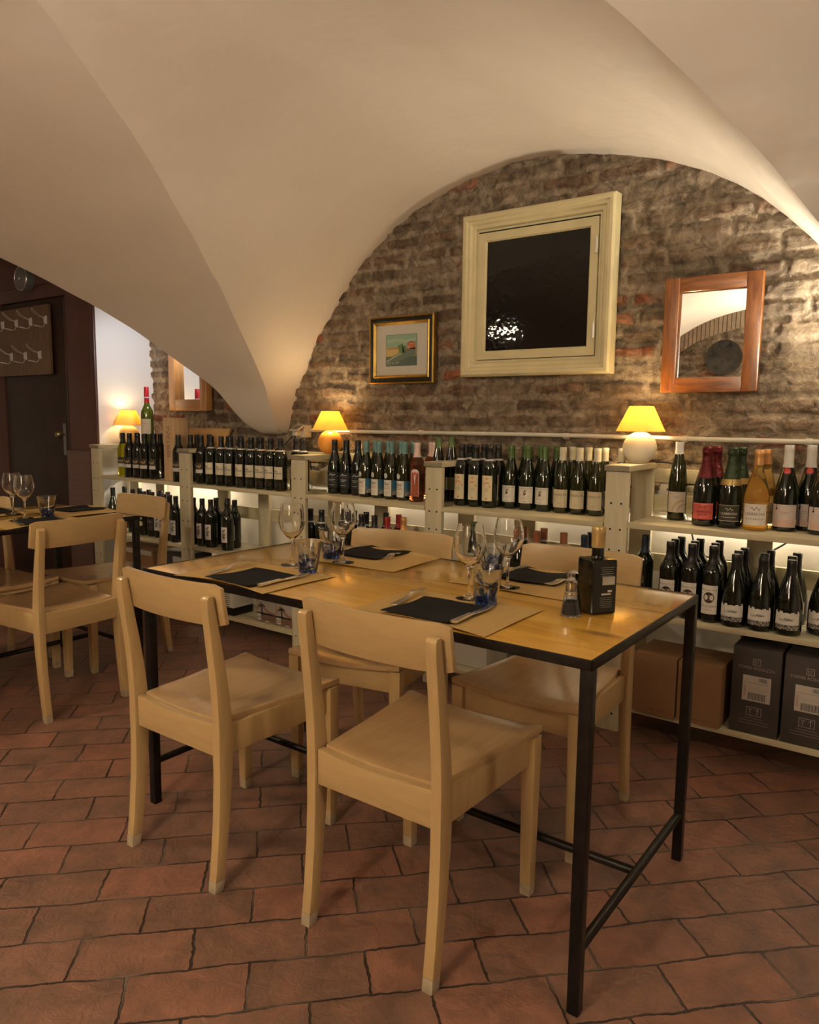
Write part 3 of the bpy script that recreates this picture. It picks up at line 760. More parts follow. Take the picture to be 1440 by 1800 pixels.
# olive oil bottle
OLIVE = simple('dark_olive_bottle', (.006, .006, .003), .08)
CAPM = simple('shaker_steel', (.50, .48, .46), .16, 1)
ob = empty('olive_oil_bottle', (-.690, 1.715, TZ-.001), math.radians(-35))
h = .034
MB().box(-h, h, -h, h, .0, .132, OLIVE).build('body', ob, bevel=.006, seg=3)
mb = MB(); mb.lathe([(.020, .128), (.0165, .134), (.0150, .140), (.0145, .165)], OLIVE, 24); mb.build('neck', ob, smooth=.8)
mb = MB(); mb.lathe([(.0162, .158), (.0165, .186), (.0170, .187), (.0172, .205), (.0165, .207), (.0002, .207)], simple('gold_cap', (.62, .45, .19), .35, .6), 24); mb.build('cap', ob, smooth=.6)
mb = MB()
ops = [('rect', (.012, .011, .008), 0, 0, .060, .118, 1)]
for i in range(6): ops.append(('rect', (.30, .28, .22), .006, .048-.005*i, .036-.004*(i % 3), .0011, 2))
ops += [('rect', (.42, .38, .30), .010, .016, .034, .020, 2), ('rect', (.5, .46, .38), .014, -.009, .012, .005, 2), ('rect', (.5, .46, .38), .004, -.016, .026, .0042, 2)]
for i in range(6): ops.append(('rect', (.26, .24, .2), .004, -.025-.0045*i, .034-.005*(i % 2), .001, 2))
label_flat(mb, ops, (h, 0, .066), (0, 1, 0), (0, 0, 1), (1, 0, 0)); mb.build('label', ob)
tag(ob, 'square dark olive oil bottle with a gold cap on the big table', 'bottle')
# shakers
def shaker(name, fill, fz):
    t = empty(name)
    mb = MB(); seg = 10
    mb.lathe([(.0003, 0), (.0245, 0), (.0255, .002), (.0165, .048), (.0145, .052), (.0132, .052), (.0150, .047), (.0232, .004), (.0003, .003)], GLASS, seg); mb.build('glass_body', t, smooth=.3, weld=True)
    mb = MB(); mb.lathe([(.0003, .0045), (.0222, .0045), (.0222-.0075*(fz-.0045)/.043, fz), (.0003, fz)], fill, seg); mb.build('contents', t, smooth=.4)
    mb = MB(); mb.lathe([(.0155, .050), (.0168, .052), (.0168, .057), (.0150, .059), (.0148, .074), (.0160, .078), (.0150, .086), (.0150, .086), (.009, .091), (.0003, .0925)], CAPM, 24); mb.build('cap', t, smooth=.6)
    return t
s = shaker('pepper_shaker', simple('ground_pepper', (.05, .04, .035), .9, var=.5, vscale=400), .034); s.location = (-.722, 1.642, TZ-.001); tag(s, 'glass pepper shaker with chrome cap in front of the oil bottle', 'shaker')
s = shaker('salt_shaker', simple('salt_grains', (.75, .73, .70), .8), .030); s.location = (-.754, 1.722, TZ-.001); tag(s, 'glass salt shaker with chrome cap mostly hidden behind the pepper', 'shaker')

# ------------------------------------------------------------------ shelving
EX = [(-4.63, -4.53), (-3.71, -3.61), (-2.79, -2.69), (-1.945, -1.855), (-1.10, -1.01), (.02, .11)]
S1 = [.822, .822, .822, .822, .830]; S2 = [.455, .455, .460, .470, .490]; S3 = [.085, .085, .085, .10, .115]
CZ = [1.020, 1.022, 1.020, 1.022, 1.045, 1.045]
def end_frame(t, k):
    x0, x1 = EX[k]; ct = CZ[k]
    fp = MB().box(x0, x1, 2.780, 2.802, 0, ct-.024, PALLETZ).build('post', t, bevel=.0025)
    nb = MB()
    for z in (.07, .30, .43, .60, .72, .80, .90):
        for f in (.28, .72):
            cx = x0+(x1-x0)*f
            nb.lathe([(.0003, 0), (.0042, 0), (.0042, .002)], BLACKDOT, 10, 0, 0, 0)
            # rotate the last ring set to face forwards
            n = 30
            for q in range(len(nb.v)-n, len(nb.v)):
                vx, vy, vz = nb.v[q]; nb.v[q] = (cx+vx, 2.7795-vz*.3, z+vy)
    nb.build('screw', fp)
    bp = MB().box(x0, x1, 3.060, 3.082, 0, ct-.024, PALLETZ).build('post', t, bevel=.0025)
    cp = MB().box(x0-.003, x1+.003, 2.772, 3.086, ct-.022, ct, PALLET).build('cap_board', t, bevel=.002)
    MB().box(x0-.003, x1+.003, 2.7705, 2.773, ct-.021, ct-.001, CAPEND).build('end_grain', cp)
descr = ['wooden shelf bay at far left beside the brown partition', 'wooden shelf bay below the leaning wine sign', 'wooden shelf bay under the orange lamp and the landscape painting', 'wooden shelf bay under the cream window frame', 'wooden shelf bay at right below the carved wood mirror']
for k in range(5):
    t = empty('shelving_unit'); x0 = EX[k][1]; x1 = EX[k+1][0]
    end_frame(t, k)
    if k == 4: end_frame(t, 5)
    for z, nm in ((S1[k], 'shelf'), (S2[k], 'shelf'), (S3[k], 'shelf')):
        mb = MB()
        gaps = [(2.782, 2.868), (2.873, 2.962), (2.967, 3.058)] if z < .6 else [(2.782, 2.872), (2.8735, 2.965), (2.9665, 3.058)]
        for a, b_ in gaps: mb.box(x0+.0005, x1-.0055, a, b_, z-.021, z, PALLET)
        mb.build(nm, t, bevel=.0015)
    for z0, z1 in ((.968, 1.022), (.852, .918), (.60, .672), (.2, .27)):
        if z0 == .968 and k == 0: continue
        if z0 in (.60, .852) and k == 0: continue
        MB().box(EX[k][0]+.001, EX[k+1][0]-.001 if k < 4 else EX[5][1], 3.084, 3.104, z0, z1, PALLET).build('back_plank', t, bevel=.002)
    if k == 0: MB().box(EX[0][0], EX[1][0], 3.084, 3.100, 1.004, 1.020, PALLET).build('back_plank', t, bevel=.002)
    cx = (x0+x1)/2-(.1 if k else .17)
    MB().box(cx-.045, cx+.045, 3.060, 3.082, S3[k], S1[k]-.022, PALLETZ).build('post', t, bevel=.002)
    tag(t, descr[k], 'shelf', 'cream-painted wooden wine shelving')

# ------------------------------------------------------------------ bottles
def bottle_mat(name, c, rough=.05): return simple(name, c, rough, coat=.6)
GBLACK = bottle_mat('black_green_glass', (.006, .008, .005)); GOLV = bottle_mat('olive_glass', (.016, .017, .004)); GGRN = bottle_mat('green_glass', (.009, .013, .005))
def clear_bottle(name, c):
    return simple(name, c, .02, trans=.95, ior=1.28)
GORANGE = clear_bottle('amber_white_wine', (.98, .72, .30)); GROSE = clear_bottle('rose_wine', (.72, .26, .13)); GYEL = clear_bottle('yellow_green_wine', (.55, .55, .03))
SHAPES = {
 'bord': ([(.0003, .003), (.026, .003), (.031, 0), (.0345, .003), (.0352, .01), (.0352, .170), (.0345, .180), (.0305, .195), (.0235, .207), (.0170, .216), (.0140, .226), (.0132, .278), (.0003, .278)], .210, .0146, .278),
 'burg': ([(.0003, .003), (.026, .003), (.032, 0), (.036, .003), (.037, .01), (.037, .115), (.0362, .130), (.0335, .150), (.0285, .172), (.0225, .193), (.0175, .211), (.0148, .224), (.0136, .278), (.0003, .278)], .222, .0150, .278),
 'ries': ([(.0003, .003), (.026, .003), (.032, 0), (.035, .003), (.0355, .01), (.0355, .135), (.0342, .155), (.0300, .190), (.0240, .222), (.0180, .250), (.0150, .268), (.0138, .305), (.0003, .305)], .258, .0150, .305),
 'spark': ([(.0003, .003), (.028, .003), (.036, 0), (.041, .003), (.042, .01), (.042, .115), (.0405, .135), (.0365, .158), (.030, .182), (.0235, .205), (.0185, .225), (.016, .240), (.0165, .288), (.0003, .288)], .178, .0165, .290),
 'heavy': ([(.0003, .003), (.030, .003), (.038, 0), (.0425, .004), (.0432, .012), (.0428, .085), (.0410, .105), (.0365, .130), (.0300, .155), (.0232, .178), (.0180, .196), (.0152, .208), (.0138, .256), (.0003, .256)], .206, .0155, .257),
}
def capsule(shape, mat, mat2=None, ring=None, z0=None, zt=None):
    prof_, zc, rc, top = SHAPES[shape]; z0 = z0 or zc
    mb = MB()
    def R(z):
        for (r1, a), (r2, b) in zip(prof_[5:], prof_[6:]):
            if a <= z <= b and b > a: return r1+(r2-r1)*(z-a)/(b-a)
        return prof_[-2][0]
    if shape == 'spark':
        pr = [(R(z)+.0006, z) for z in np.linspace(z0, .262, 8)]+[(.0185, .266), (.0192, .275), (.0180, .282), (.0188, .287), (.0150, .2925), (.0003, .294)]
        mb.lathe(pr, mat, 24)
        if mat2: mb.lathe([(R(z)+.0003, z) for z in np.linspace(z0-.022, z0+.002, 5)], mat2, 24)
    else:
        pr = [(R(z)+.0009, z) for z in np.linspace(z0, top-.022, 5)]+[(rc+.0006, top-.020), (rc+.0006, top-.003), (rc-.0015, top), (.0003, top)]
        mb.lathe(pr, mat, 24)
        if ring: mb.lathe([(R(z)+.0014, z) for z in (z0-.002, z0+.008)], ring, 24)
    return mb
FOILB = simple('black_capsule', (.012, .011, .012), .38); FOILT = simple('teal_capsule', (.13, .25, .24), .5); FOILP = simple('pink_capsule', (.72, .53, .48), .5)
FOILG = simple('green_capsule', (.07, .12, .03), .45); FOILC = simple('cream_capsule', (.66, .61, .46), .45); FOILW = simple('white_capsule', (.70, .68, .64), .45)
FOILR = simple('wine_red_foil', (.11, .010, .012), .28, .5, bump=.5, bscale=90); FOILGR = simple('green_foil', (.032, .050, .022), .28, .5, bump=.5, bscale=90); FOILCU = simple('copper_capsule', (.66, .34, .13), .35, .5)
FOILO = simple('rust_capsule', (.30, .10, .04), .45); FOILN = simple('navy_capsule', (.012, .02, .05), .4); FOILRD = simple('red_capsule', (.33, .02, .02), .4); FOILY = simple('gold_collar', (.50, .34, .12), .35, .5)
WRING = simple('paper_strip', (.55, .52, .48), .7)
W_, CR, BE, BK, GD = (.72, .68, .60), (.66, .60, .46), (.60, .53, .38), (.02, .018, .016), (.48, .34, .16)
def palm(u, v, s, c=(.12, .10, .07)):
    o = [('line', c, [(u, v-s), (u+.1*s, v)], .0012, 2)]
    for a in range(7):
        t = PI*(a/6); o.append(('line', c, [(u+.1*s, v), (u+.1*s+s*.7*math.cos(t), v+.5*s*math.sin(t))], .0022, 2))
    return o
LAB = {
 'boot': (.0352, .085, [('rect', (.035, .022, .014), 0, .018, .080, .040, 1), ('line', GD, squig(-.018, .020, .036, .011, 34, 3), .0026, 2), ('line', GD, squig(.016, .014, .030, .012, 30, 2.5), .0030, 2), ('rect', (.60, .57, .54), 0, -.013, .080, .021, 1), ('rect', (.2, .2, .2), -.012, -.010, .018, .0012, 2)]),
 'palm': (.0352, .095, [('rect', CR, 0, 0, .074, .066, 1), ('rect', (.40, .36, .26), 0, -.002, .066, .010, 2)]+palm(-.008, .010, .010)+palm(.004, .008, .007)+[('rect', (.45, .40, .30), 0, -.015, .050, .0012, 2), ('rect', (.58, .45, .22), 0, -.024, .054, .0016, 2), ('specks', (.35, .33, .3), 0, -.060, .06, .018, 60, .0008, 1)]),
 'blot': (.0352, .090, [('rect', (.66, .63, .60), 0, 0, .052, .088, 1), ('specks', BK, .004, .004, .020, .050, 42, .0034, 2), ('rect', (.3, .3, .3), 0, -.030, .030, .0012, 2)]),
 'hill': (.037, .072, [('rect', (.012, .013, .015), 0, 0, .078, .080, 1), ('line', (.6, .6, .6), [(-.034, .018), (-.018, .022), (-.008, .032), (0, .024), (.012, .027), (.03, .018)], .0030, 2), ('line', (.4, .4, .4), [(-.034, .014), (.034, .014)], .0024, 2), ('rect', (.55, .55, .55), -.004, .002, .038, .0022, 2), ('rect', (.4, .4, .4), -.008, -.006, .026, .0018, 2), ('rect', (.4, .4, .4), -.006, -.026, .030, .0018, 2)]),
 'juc': (.037, .054, [('rect', W_, -.012, 0, .050, .078, 1), ('rect', (.02, .11, .19), .031, .012, .036, .054, 1), ('rect', (.10, .12, .14), .031, -.018, .036, .030, 2), ('specks', (.5, .42, .32), .031, -.022, .030, .014, 14, .003, 3), ('text', BK, -.013, .014, .024, '36e\u2019', 2), ('rect', (.5, .15, .10), -.013, .006, .032, .0028, 2), ('rect', (.55, .25, .15), -.013, -.002, .036, .0028, 2), ('disc', (.45, .36, .22), -.013, -.022, .013, .006, 2), ('disc', W_, -.012, -.022, .010, .004, 3), ('disc', (.70, .68, .64), -.020, .060, .013, .013, 1), ('disc', (.45, .45, .42), -.020, .060, .008, .008, 2), ('disc', (.70, .68, .64), -.020, .060, .006, .006, 3)]),
 'rose': (.0352, .090, [('arch', (.80, .62, .58), 0, 0, .042, .130, 1), ('disc', (.55, .10, .08), 0, .044, .008, .008, 2)]+[('disc', (.55, .14, .10), dx, .022-.018*i, .003, .0045, 2) for i in range(5) for dx in (-.011, .011)]+[('rect', (.5, .2, .15), 0, .030, .028, .0012, 2), ('rect', (.4, .1, .08), 0, -.053, .038, .0016, 2)]),
 'riespale': (.0355, .085, [('rect', (.42, .42, .30), 0, 0, .07, .060, 1)]),
 'bigA': (.0352, .088, [('rect', (.70, .62, .42), 0, 0, .050, .112, 1), ('line', (.72, .17, .015), [(-.014, .014), (-.001, .046)], .0046, 2), ('line', (.72, .17, .015), [(-.001, .047), (.017, .004)], .0050, 2), ('rect', (.72, .17, .015), 0, .024, .020, .0046, 2), ('rect', (.45, .38, .22), 0, -.004, .020, .0030, 2), ('rect', (.45, .38, .22), 0, -.012, .020, .0030, 2), ('rect', (.30, .12, .04), 0, -.046, .006, .006, 2)]),
 'bee': (.037, .066, [('rect', W_, 0, 0, .074, .072, 1), ('text', (.12, .1, .08), 0, .026, .0075, 'IL SOGNO DELL\u2019UVA', 2), ('specks', (.12, .06, .04), 0, .010, .010, .020, 16, .0035, 2), ('line', (.2, .14, .1), [(-.008, .012), (-.012, .022), (-.002, .022)], .0010, 3), ('line', (.2, .14, .1), [(.006, .012), (.012, .022)], .0010, 3), ('line', (.25, .18, .14), [(-.034, -.010), (-.018, -.002), (0, .003), (.016, -.004), (.034, -.012)], .0018, 2), ('rect', (.45, .2, .15), 0, -.014, .046, .0012, 2), ('rect', (.15, .15, .15), 0, -.029, .020, .0016, 2)]),
 'vign': (.037, .062, [('rect', BE, 0, 0, .074, .076, 1), ('text', (.10, .07, .04), 0, .012, .0135, 'VIGNALTA', 2), ('rect', (.25, .2, .12), 0, -.020, .010, .0016, 2), ('rect', (.35, .3, .2), 0, -.027, .026, .0012, 2)]),
 'arc': (.0355, .072, [('rect', (.62, .54, .47), 0, 0, .074, .080, 1), ('line', (.52, .40, .24), [(.030-.045*math.cos(t), -.038+.045*math.sin(t)) for t in [i*PI/20 for i in range(11)]], .010, 2), ('line', (.50, .36, .26), [(.034-.030*math.cos(t), -.038+.030*math.sin(t)) for t in [i*PI/20 for i in range(11)]], .008, 3), ('rect', (.4, .3, .25), 0, .022, .032, .0014, 2), ('rect', (.3, .22, .18), 0, .017, .020, .0014, 2), ('rect', (.02, .02, .02), -.026, .034, .0016, .012, 2)]),
 'sabr': (.042, .056, [('rect', (.55, .10, .08), 0, 0, .080, .060, 1), ('line', (.10, .02, .02), squig(.002, .014, .026, .007, 24, 2), .0012, 2), ('text', (.10, .02, .02), 0, -.006, .0125, 'I SABBIONI', 2), ('rect', (.12, .02, .02), 0, -.014, .036, .0022, 2), ('rect', (.8, .5, .4), 0, .026, .076, .0010, 2)]),
 'sabg': (.042, .056, [('rect', (.035, .035, .022), 0, 0, .080, .060, 1), ('line', (.6, .56, .45), squig(.002, .014, .026, .007, 24, 2), .0012, 2), ('text', (.62, .58, .48), 0, -.006, .0125, 'I SABBIONI', 2), ('rect', (.55, .5, .4), 0, -.015, .050, .0018, 2), ('rect', (.6, .55, .45), 0, .028, .078, .0012, 2), ('rect', (.6, .55, .45), 0, -.028, .078, .0012, 2)]),
 'sabw': (.042, .058, [('rect', (.70, .65, .60), 0, 0, .084, .076, 1), ('line', BK, squig(.002, .022, .032, .009, 26, 2), .0014, 2), ('text', (.10, .08, .07), 0, -.002, .0145, 'I SABBIONI', 2), ('text', (.15, .12, .10), 0, -.018, .0085, 'LE UVE BIANCHE', 2)]),
 'pink': (.042, .056, [('rect', (.60, .50, .46), 0, 0, .090, .080, 1), ('rect', (.62, .42, .34), .004, -.026, .078, .022, 2), ('rect', BK, -.024, .034, .0022, .014, 2), ('disc', BK, -.024, .025, .0034, .004, 3), ('rect', (.3, .24, .2), .002, .014, .034, .0012, 2), ('rect', (.25, .2, .16), .002, .009, .022, .0014, 2)]),
 'mass': (.0352, .085, [('rect', W_, 0, 0, .060, .105, 1), ('text', (.15, .1, .08), 0, .033, .0095, 'Masseria Torri', 2), ('disc', (.05, .02, .015), 0, .008, .019, .020, 2), ('specks', (.4, .25, .15), 0, .008, .018, .022, 14, .0018, 3), ('text', (.15, .1, .08), 0, -.027, .0095, 'EO DI SERRA', 2), ('rect', (.3, .25, .2), 0, -.037, .026, .0012, 2)]),
 'script': (.0435, .052, [('rect', (.68, .64, .58), 0, .006, .084, .042, 1), ('line', (.68, .64, .58), [(-.040, .029), (-.020, .029), (.0, .024), (.020, .027), (.040, .031)], .008, 1), ('rect', BK, 0, -.022, .084, .018, 1), ('specks', (.72, .68, .62), 0, -.022, .082, .017, 190, .0013, 2), ('line', BK, squig(-.006, .004, .040, .006, 34, 4, .004), .0013, 2), ('text', (.05, .04, .04), .006, .002, .013, 'Anna', 3)]),
 'docg': (.0352, .060, [('rect', W_, 0, 0, .070, .060, 1), ('line', (.15, .12, .1), squig(0, .01, .04, .006), .0012, 2), ('rect', (.3, .2, .15), 0, -.012, .04, .0016, 2)]),
 'round': (.0352, .075, [('disc', (.50, .48, .22), 0, 0, .016, .016, 1), ('disc', (.62, .60, .45), 0, 0, .009, .009, 2), ('disc', (.4, .38, .25), .004, .034, .008, .008, 1)]),
 'renc': (.0352, .075, [('rect', (.03, .02, .02), 0, 0, .07, .07, 1), ('text', (.35, .3, .28), 0, .014, .016, 'RENC', 2), ('rect', (.3, .12, .12), 0, -.014, .05, .001, 2)]),
 'magn': (.0352, .080, [('rect', (.72, .64, .48), 0, 0, .07, .07, 1), ('rect', (.4, .3, .2), 0, .012, .036, .0016, 2), ('rect', (.4, .3, .2), 0, .002, .028, .0014, 2)]),
}
def make_bottle(shape, glass, cap, lab=None, cap2=None, ring=None, seal=False, z0=None):
    mb = MB(); mb.lathe(SHAPES[shape][0], glass, 32); b = mb.build('wine_bottle', smooth=.9, weld=True)
    capsule(shape, cap, cap2, ring, z0).build('capsule', b, smooth=.7)
    if lab:
        r, zc, ops = LAB[lab]; m2 = MB()
        R = max(p[0] for p in SHAPES[shape][0])
        label_cyl(m2, ops, R, zc, seed=3); m2.build('label', b)
    if seal:
        m2 = MB(); label_cyl(m2, [('disc', (.45, .03, .03), 0, 0, .0125, .013, 1), ('disc', (.6, .1, .08), 0, 0, .009, .0095, 2)], .0232, .2135, .0006); m2.build('neck_seal', b)
    return b
def scale_bottle(b, s): b.scale = (s, s, s)
BT = {}
def bt(kind):
    if kind in BT: return copy_tree(BT[kind])
    a = {
     'boot': ('bord', GBLACK, FOILB, 'boot'), 'palm': ('bord', GBLACK, FOILB, 'palm', None, WRING), 'blot': ('bord', GBLACK, FOILB, 'blot'),
     'bootyel': ('bord', GYEL, FOILB, 'boot'),
     'hill': ('burg', GBLACK, FOILB, 'hill'), 'juc': ('burg', GOLV, FOILT, 'juc'), 'rose': ('bord', GROSE, FOILP, 'rose'), 'tall': ('ries', GBLACK, FOILG, 'riespale'),
     'bigA': ('bord', GBLACK, FOILB, 'bigA', None, WRING), 'bee': ('burg', GGRN, FOILG, 'bee'), 'vign': ('burg', GOLV, FOILC, 'vign'),
     'arc': ('ries', GOLV, FOILW, 'arc'), 'sabr': ('spark', GBLACK, FOILR, 'sabr', None), 'sabg': ('spark', GBLACK, FOILGR, 'sabg', FOILY), 'sabw': ('spark2', GORANGE, FOILCU, 'sabw'),
     'pink': ('heavy2', GBLACK, FOILW, 'pink', None, None, True), 'mass': ('bord', GBLACK, FOILB, 'mass'), 'script': ('heavy', GBLACK, FOILB, 'script'),
     'docg': ('bord', GBLACK, FOILB, 'docg', None, WRING), 'red': ('bord', GBLACK, FOILRD, 'docg'), 'gold': ('bord', GBLACK, FOILCU, 'docg'), 'rust': ('burg', GBLACK, FOILO, None, None, WRING),
     'navy': ('bord', GBLACK, FOILN, None), 'olive': ('burg', GOLV, FOILB, None), 'round': ('bord', GBLACK, FOILB, 'round'), 'renc': ('bord', GBLACK, FOILB, 'renc'), 'dark': ('bord', GBLACK, FOILB, None), 'pinkcap': ('bord', GROSE, FOILP, None),
    }[kind]
    BT[kind] = make_bottle(*a); return BT[kind]
SHAPES['spark2'] = ([(.0003, .003), (.028, .003), (.036, 0), (.041, .003), (.042, .01), (.042, .115), (.0405, .132), (.0365, .152), (.030, .174), (.0235, .196), (.0180, .216), (.0155, .230), (.0145, .285), (.0003, .285)], .232, .0158, .286)
SHAPES['heavy2'] = ([(.0003, .003), (.028, .003), (.036, 0), (.041, .003), (.042, .01), (.042, .115), (.0405, .135), (.0365, .158), (.030, .182), (.0235, .205), (.0185, .223), (.016, .238), (.0145, .303), (.0003, .303)], .226, .0160, .305)

GRP = {  # kind -> (label body, group)
 'boot': 'black bottle with a pictorial dark label and white band', 'bootyel': 'yellow-green bottle with a pictorial dark label',
}
def put(kind, pts, z, text, group, cat='bottle'):
    """pts ordered left to right; text has {} for the ordinal"""
    n = len(pts)
    R = .0435 if kind == 'script' else .0425 if kind in ('pink', 'sabr', 'sabg', 'sabw') else .0372
    for i, p in enumerate(pts):
        y = min(p[1], (3.083 if z > .7 else 3.059)-R)
        if any(a-R < p[0] < b_+R for a, b_ in EX): y = max(y, 2.803+R)
        b = bt(kind); b.location = (p[0], y, z); b.scale = (.96, .96, 1) if kind == 'vign' else (1, 1, 1); b.rotation_euler = (0, 0, math.radians(p[2] if len(p) > 2 else rnd.uniform(-9, 9)))
        od = ORD[i] if i < len(ORD) else 'far right'
        if n > 1 and i == n-1: od = 'rightmost'
        tag(b, text.replace('{}', od) if n > 1 else text.replace('{} ', ''), cat, group)
Z1 = .8225
put('bootyel', [(-4.385, 2.858, 5)], Z1, 'yellow-green wine bottle with pictorial label at the far left of the top shelf', 'pictorial label bottles')
put('boot', [(-4.285, 2.840), (-4.208, 2.848), (-4.125, 2.842), (-4.040, 2.850)], Z1, '{} black bottle with pictorial label left of the upright wooden box', 'pictorial label bottles')
put('boot', [(-4.330, 2.925), (-4.170, 2.930), (-4.085, 2.925)], Z1, '{} pictorial-label bottle in the second row behind, left of the wooden box', 'pictorial label bottles')
put('boot', [(-3.780, 2.832), (-3.762, 2.908), (-3.795, 2.978), (-3.752, 3.040)], Z1, '{} of the pictorial-label bottles crowded between the wooden box and the post', 'pictorial label bottles')
put('boot', [(-3.588, 2.848)], Z1, 'pictorial-label bottle just right of the post, before the palm-tree labels', 'pictorial label bottles')
put('palm', [(x, 2.838) for x in (-3.487, -3.400, -3.322, -3.232, -3.151, -3.074, -2.999, -2.924)], Z1, '{} palm-tree label red wine bottle in the front row, top shelf', 'palm-tree label bottles')
put('palm', [(-3.44, 2.925), (-3.35, 2.935), (-3.190, 2.93), (-2.905, 2.935), (-2.822, 2.900)], Z1, '{} palm-tree label bottle in the second row of the top shelf', 'palm-tree label bottles')
put('hill', [(-2.632, 2.94, 20), (-2.556, 2.945, 20), (-2.478, 2.945, 20)], Z1, '{} of three dark bottles with a white hill sketch beside the orange lamp', 'hill sketch bottles')
put('juc', [(-2.400, 2.915, 12), (-2.320, 2.915, 12), (-2.240, 2.915, 15), (-2.162, 2.915, 12)], Z1, '{} teal-capped white wine bottle with round medallion, front row', 'teal-capped bottles')
put('juc', [(-2.402, 2.993), (-2.322, 2.995), (-2.246, 2.997), (-2.168, 2.997)], Z1, '{} teal-capped bottle in the row behind', 'teal-capped bottles')
put('rose', [(-2.080, 2.905, 16)], Z1, 'orange-pink rose wine bottle with an arched pink label', 'rose bottles')
put('pinkcap', [(-2.093, 3.042), (-2.036, 2.985)], Z1, '{} pink-capped bottle standing behind the rose bottle', 'rose bottles')
put('tall', [(-1.974, 2.925), (-1.976, 3.040)], Z1, '{} tall green-capped bottle behind the middle shelf post', 'tall green-capped bottles')
put('bigA', [(-1.837, 2.915, 8), (-1.765, 2.917, 8), (-1.692, 2.915, 10)], Z1, '{} bottle with a big orange letter A on its cream label', 'orange letter bottles')
put('bigA', [(-1.845, 2.992), (-1.768, 2.994), (-1.692, 2.990)], Z1, '{} black-capped bottle in the row behind the orange letter labels', 'orange letter bottles')
put('bee', [(-1.614, 2.970, 0), (-1.530, 2.967, 8), (-1.450, 2.968, -4)], Z1, '{} green-capped bottle with a grape sketch on white label, front row', 'green-capped grape sketch bottles')
put('bee', [(-1.586, 3.046), (-1.505, 3.048), (-1.431, 3.052)], Z1-.0, '{} green-capped bottle in the row behind', 'green-capped grape sketch bottles')
put('vign', [(-1.368, 2.970, 6), (-1.292, 2.970, 4), (-1.214, 2.970, 2)], Z1, '{} cream-capped bottle with a plain beige label, front row', 'cream-capped beige label bottles')
put('vign', [(-1.358, 3.048), (-1.285, 3.048), (-1.212, 3.050), (-1.1405, 3.046)], Z1, '{} cream-capped bottle in the row behind', 'cream-capped beige label bottles')
Z1R = .8305
put('arc', [(-.893, 3.000, 14)], Z1R, 'slim white-capped bottle with an arc on a pinkish label, standing alone', 'single bottles on the right top shelf')
put('sabr', [(-.764, 2.905, 6)], Z1R, 'sparkling wine bottle with red foil and coral red label', 'red foil sparkling bottles')
put('sabr', [(-.752, 2.995)], Z1R, 'red-foiled sparkling bottle behind the coral label one', 'red foil sparkling bottles')
put('sabg', [(-.674, 2.905, 8)], Z1R, 'sparkling wine bottle with green foil, gold collar and dark label', 'green foil sparkling bottles')
put('sabg', [(-.664, 2.995)], Z1R, 'green-foiled sparkling bottle behind the dark label one', 'green foil sparkling bottles')
put('sabw', [(-.584, 2.900, 6)], Z1R, 'clear bottle of amber wine with copper cap and white label', 'amber wine bottles')
put('sabw', [(-.576, 2.990)], Z1R, 'clear amber wine bottle behind the first copper-capped one', 'amber wine bottles')
put('pink', [(-.498, 2.955, 2), (-.436, 3.022, 2), (-.381, 2.940, 4)], Z1R, '{} white-capped bottle with a red neck seal on the right top shelf', 'red seal bottles')
Z2R = .4905
put('mass', [(-.857, 2.833, 2), (-.777, 2.830, 2), (-.702, 2.830, 2)], Z2R, '{} white-label bottle with dark round emblem, front row, right lower shelf', 'round emblem bottles')
put('mass', [(-.863, 2.908), (-.789, 2.905), (-.715, 2.905)], Z2R, '{} round emblem bottle in the second row of the right lower shelf', 'round emblem bottles')
put('mass', [(-.862, 2.985), (-.790, 2.982), (-.719, 2.980)], Z2R, '{} round emblem bottle in the back row of the right lower shelf', 'round emblem bottles')
put('script', [(-.622, 2.826, 2), (-.532, 2.826, 2), (-.443, 2.829, 2), (-.352, 2.90, 0)], Z2R, '{} stout bottle with a handwritten name above a speckled band, front row', 'speckled band bottles')
put('script', [(-.634, 2.913), (-.546, 2.913), (-.457, 2.916)], Z2R, '{} stout speckled-band bottle in the second row', 'speckled band bottles')
put('script', [(-.632, 3.000), (-.544, 3.002), (-.455, 3.004)], Z2R, '{} stout speckled-band bottle in the back row', 'speckled band bottles')
Z2 = .4555
put('blot', [(-3.880, 2.835), (-3.805, 2.822), (-3.662, 2.838), (-3.582, 2.840), (-3.505, 2.840), (-3.352, 2.832)], Z2, '{} black bottle with white ink-blot label, front row, left lower shelf', 'ink-blot label bottles')
put('blot', [(-3.56, 2.925), (-3.47, 2.935), (-3.385, 2.915)], Z2, '{} ink-blot label bottle in the row behind, left lower shelf', 'ink-blot label bottles')
put('olive', [(-4.560, 2.885), (-4.565, 2.975)], Z2, '{} olive green bottle standing by the leftmost shelf post, lower shelf', 'bottles in the far left lower shelf')
put('dark', [(-4.366, 2.905), (-4.40, 2.98), (-4.270, 2.960), (-4.145, 2.960), (-4.056, 2.950)], Z2, '{} dark bottle behind the end chair on the left lower shelf', 'bottles in the far left lower shelf')
put('round', [(-4.190, 2.868, 10)], Z2, 'dark bottle with a round yellow sticker on the left lower shelf', 'bottles in the far left lower shelf')
put('renc', [(-4.110, 2.872, 8)], Z2, 'dark bottle with faint capital lettering on the left lower shelf', 'bottles in the far left lower shelf')
put('blot', [(-4.030, 2.868), (-3.955, 2.850)], Z2, '{} ink-blot label bottle beside the lettered dark bottle', 'ink-blot label bottles')
Z23 = .4605
put('docg', [(-2.740, 2.872), (-2.662, 2.872), (-2.482, 2.875), (-2.395, 2.875), (-2.312, 2.875)], Z23, '{} black-capped bottle with paper strip, front row, lower shelf behind the table', 'paper strip bottles, middle lower shelf')
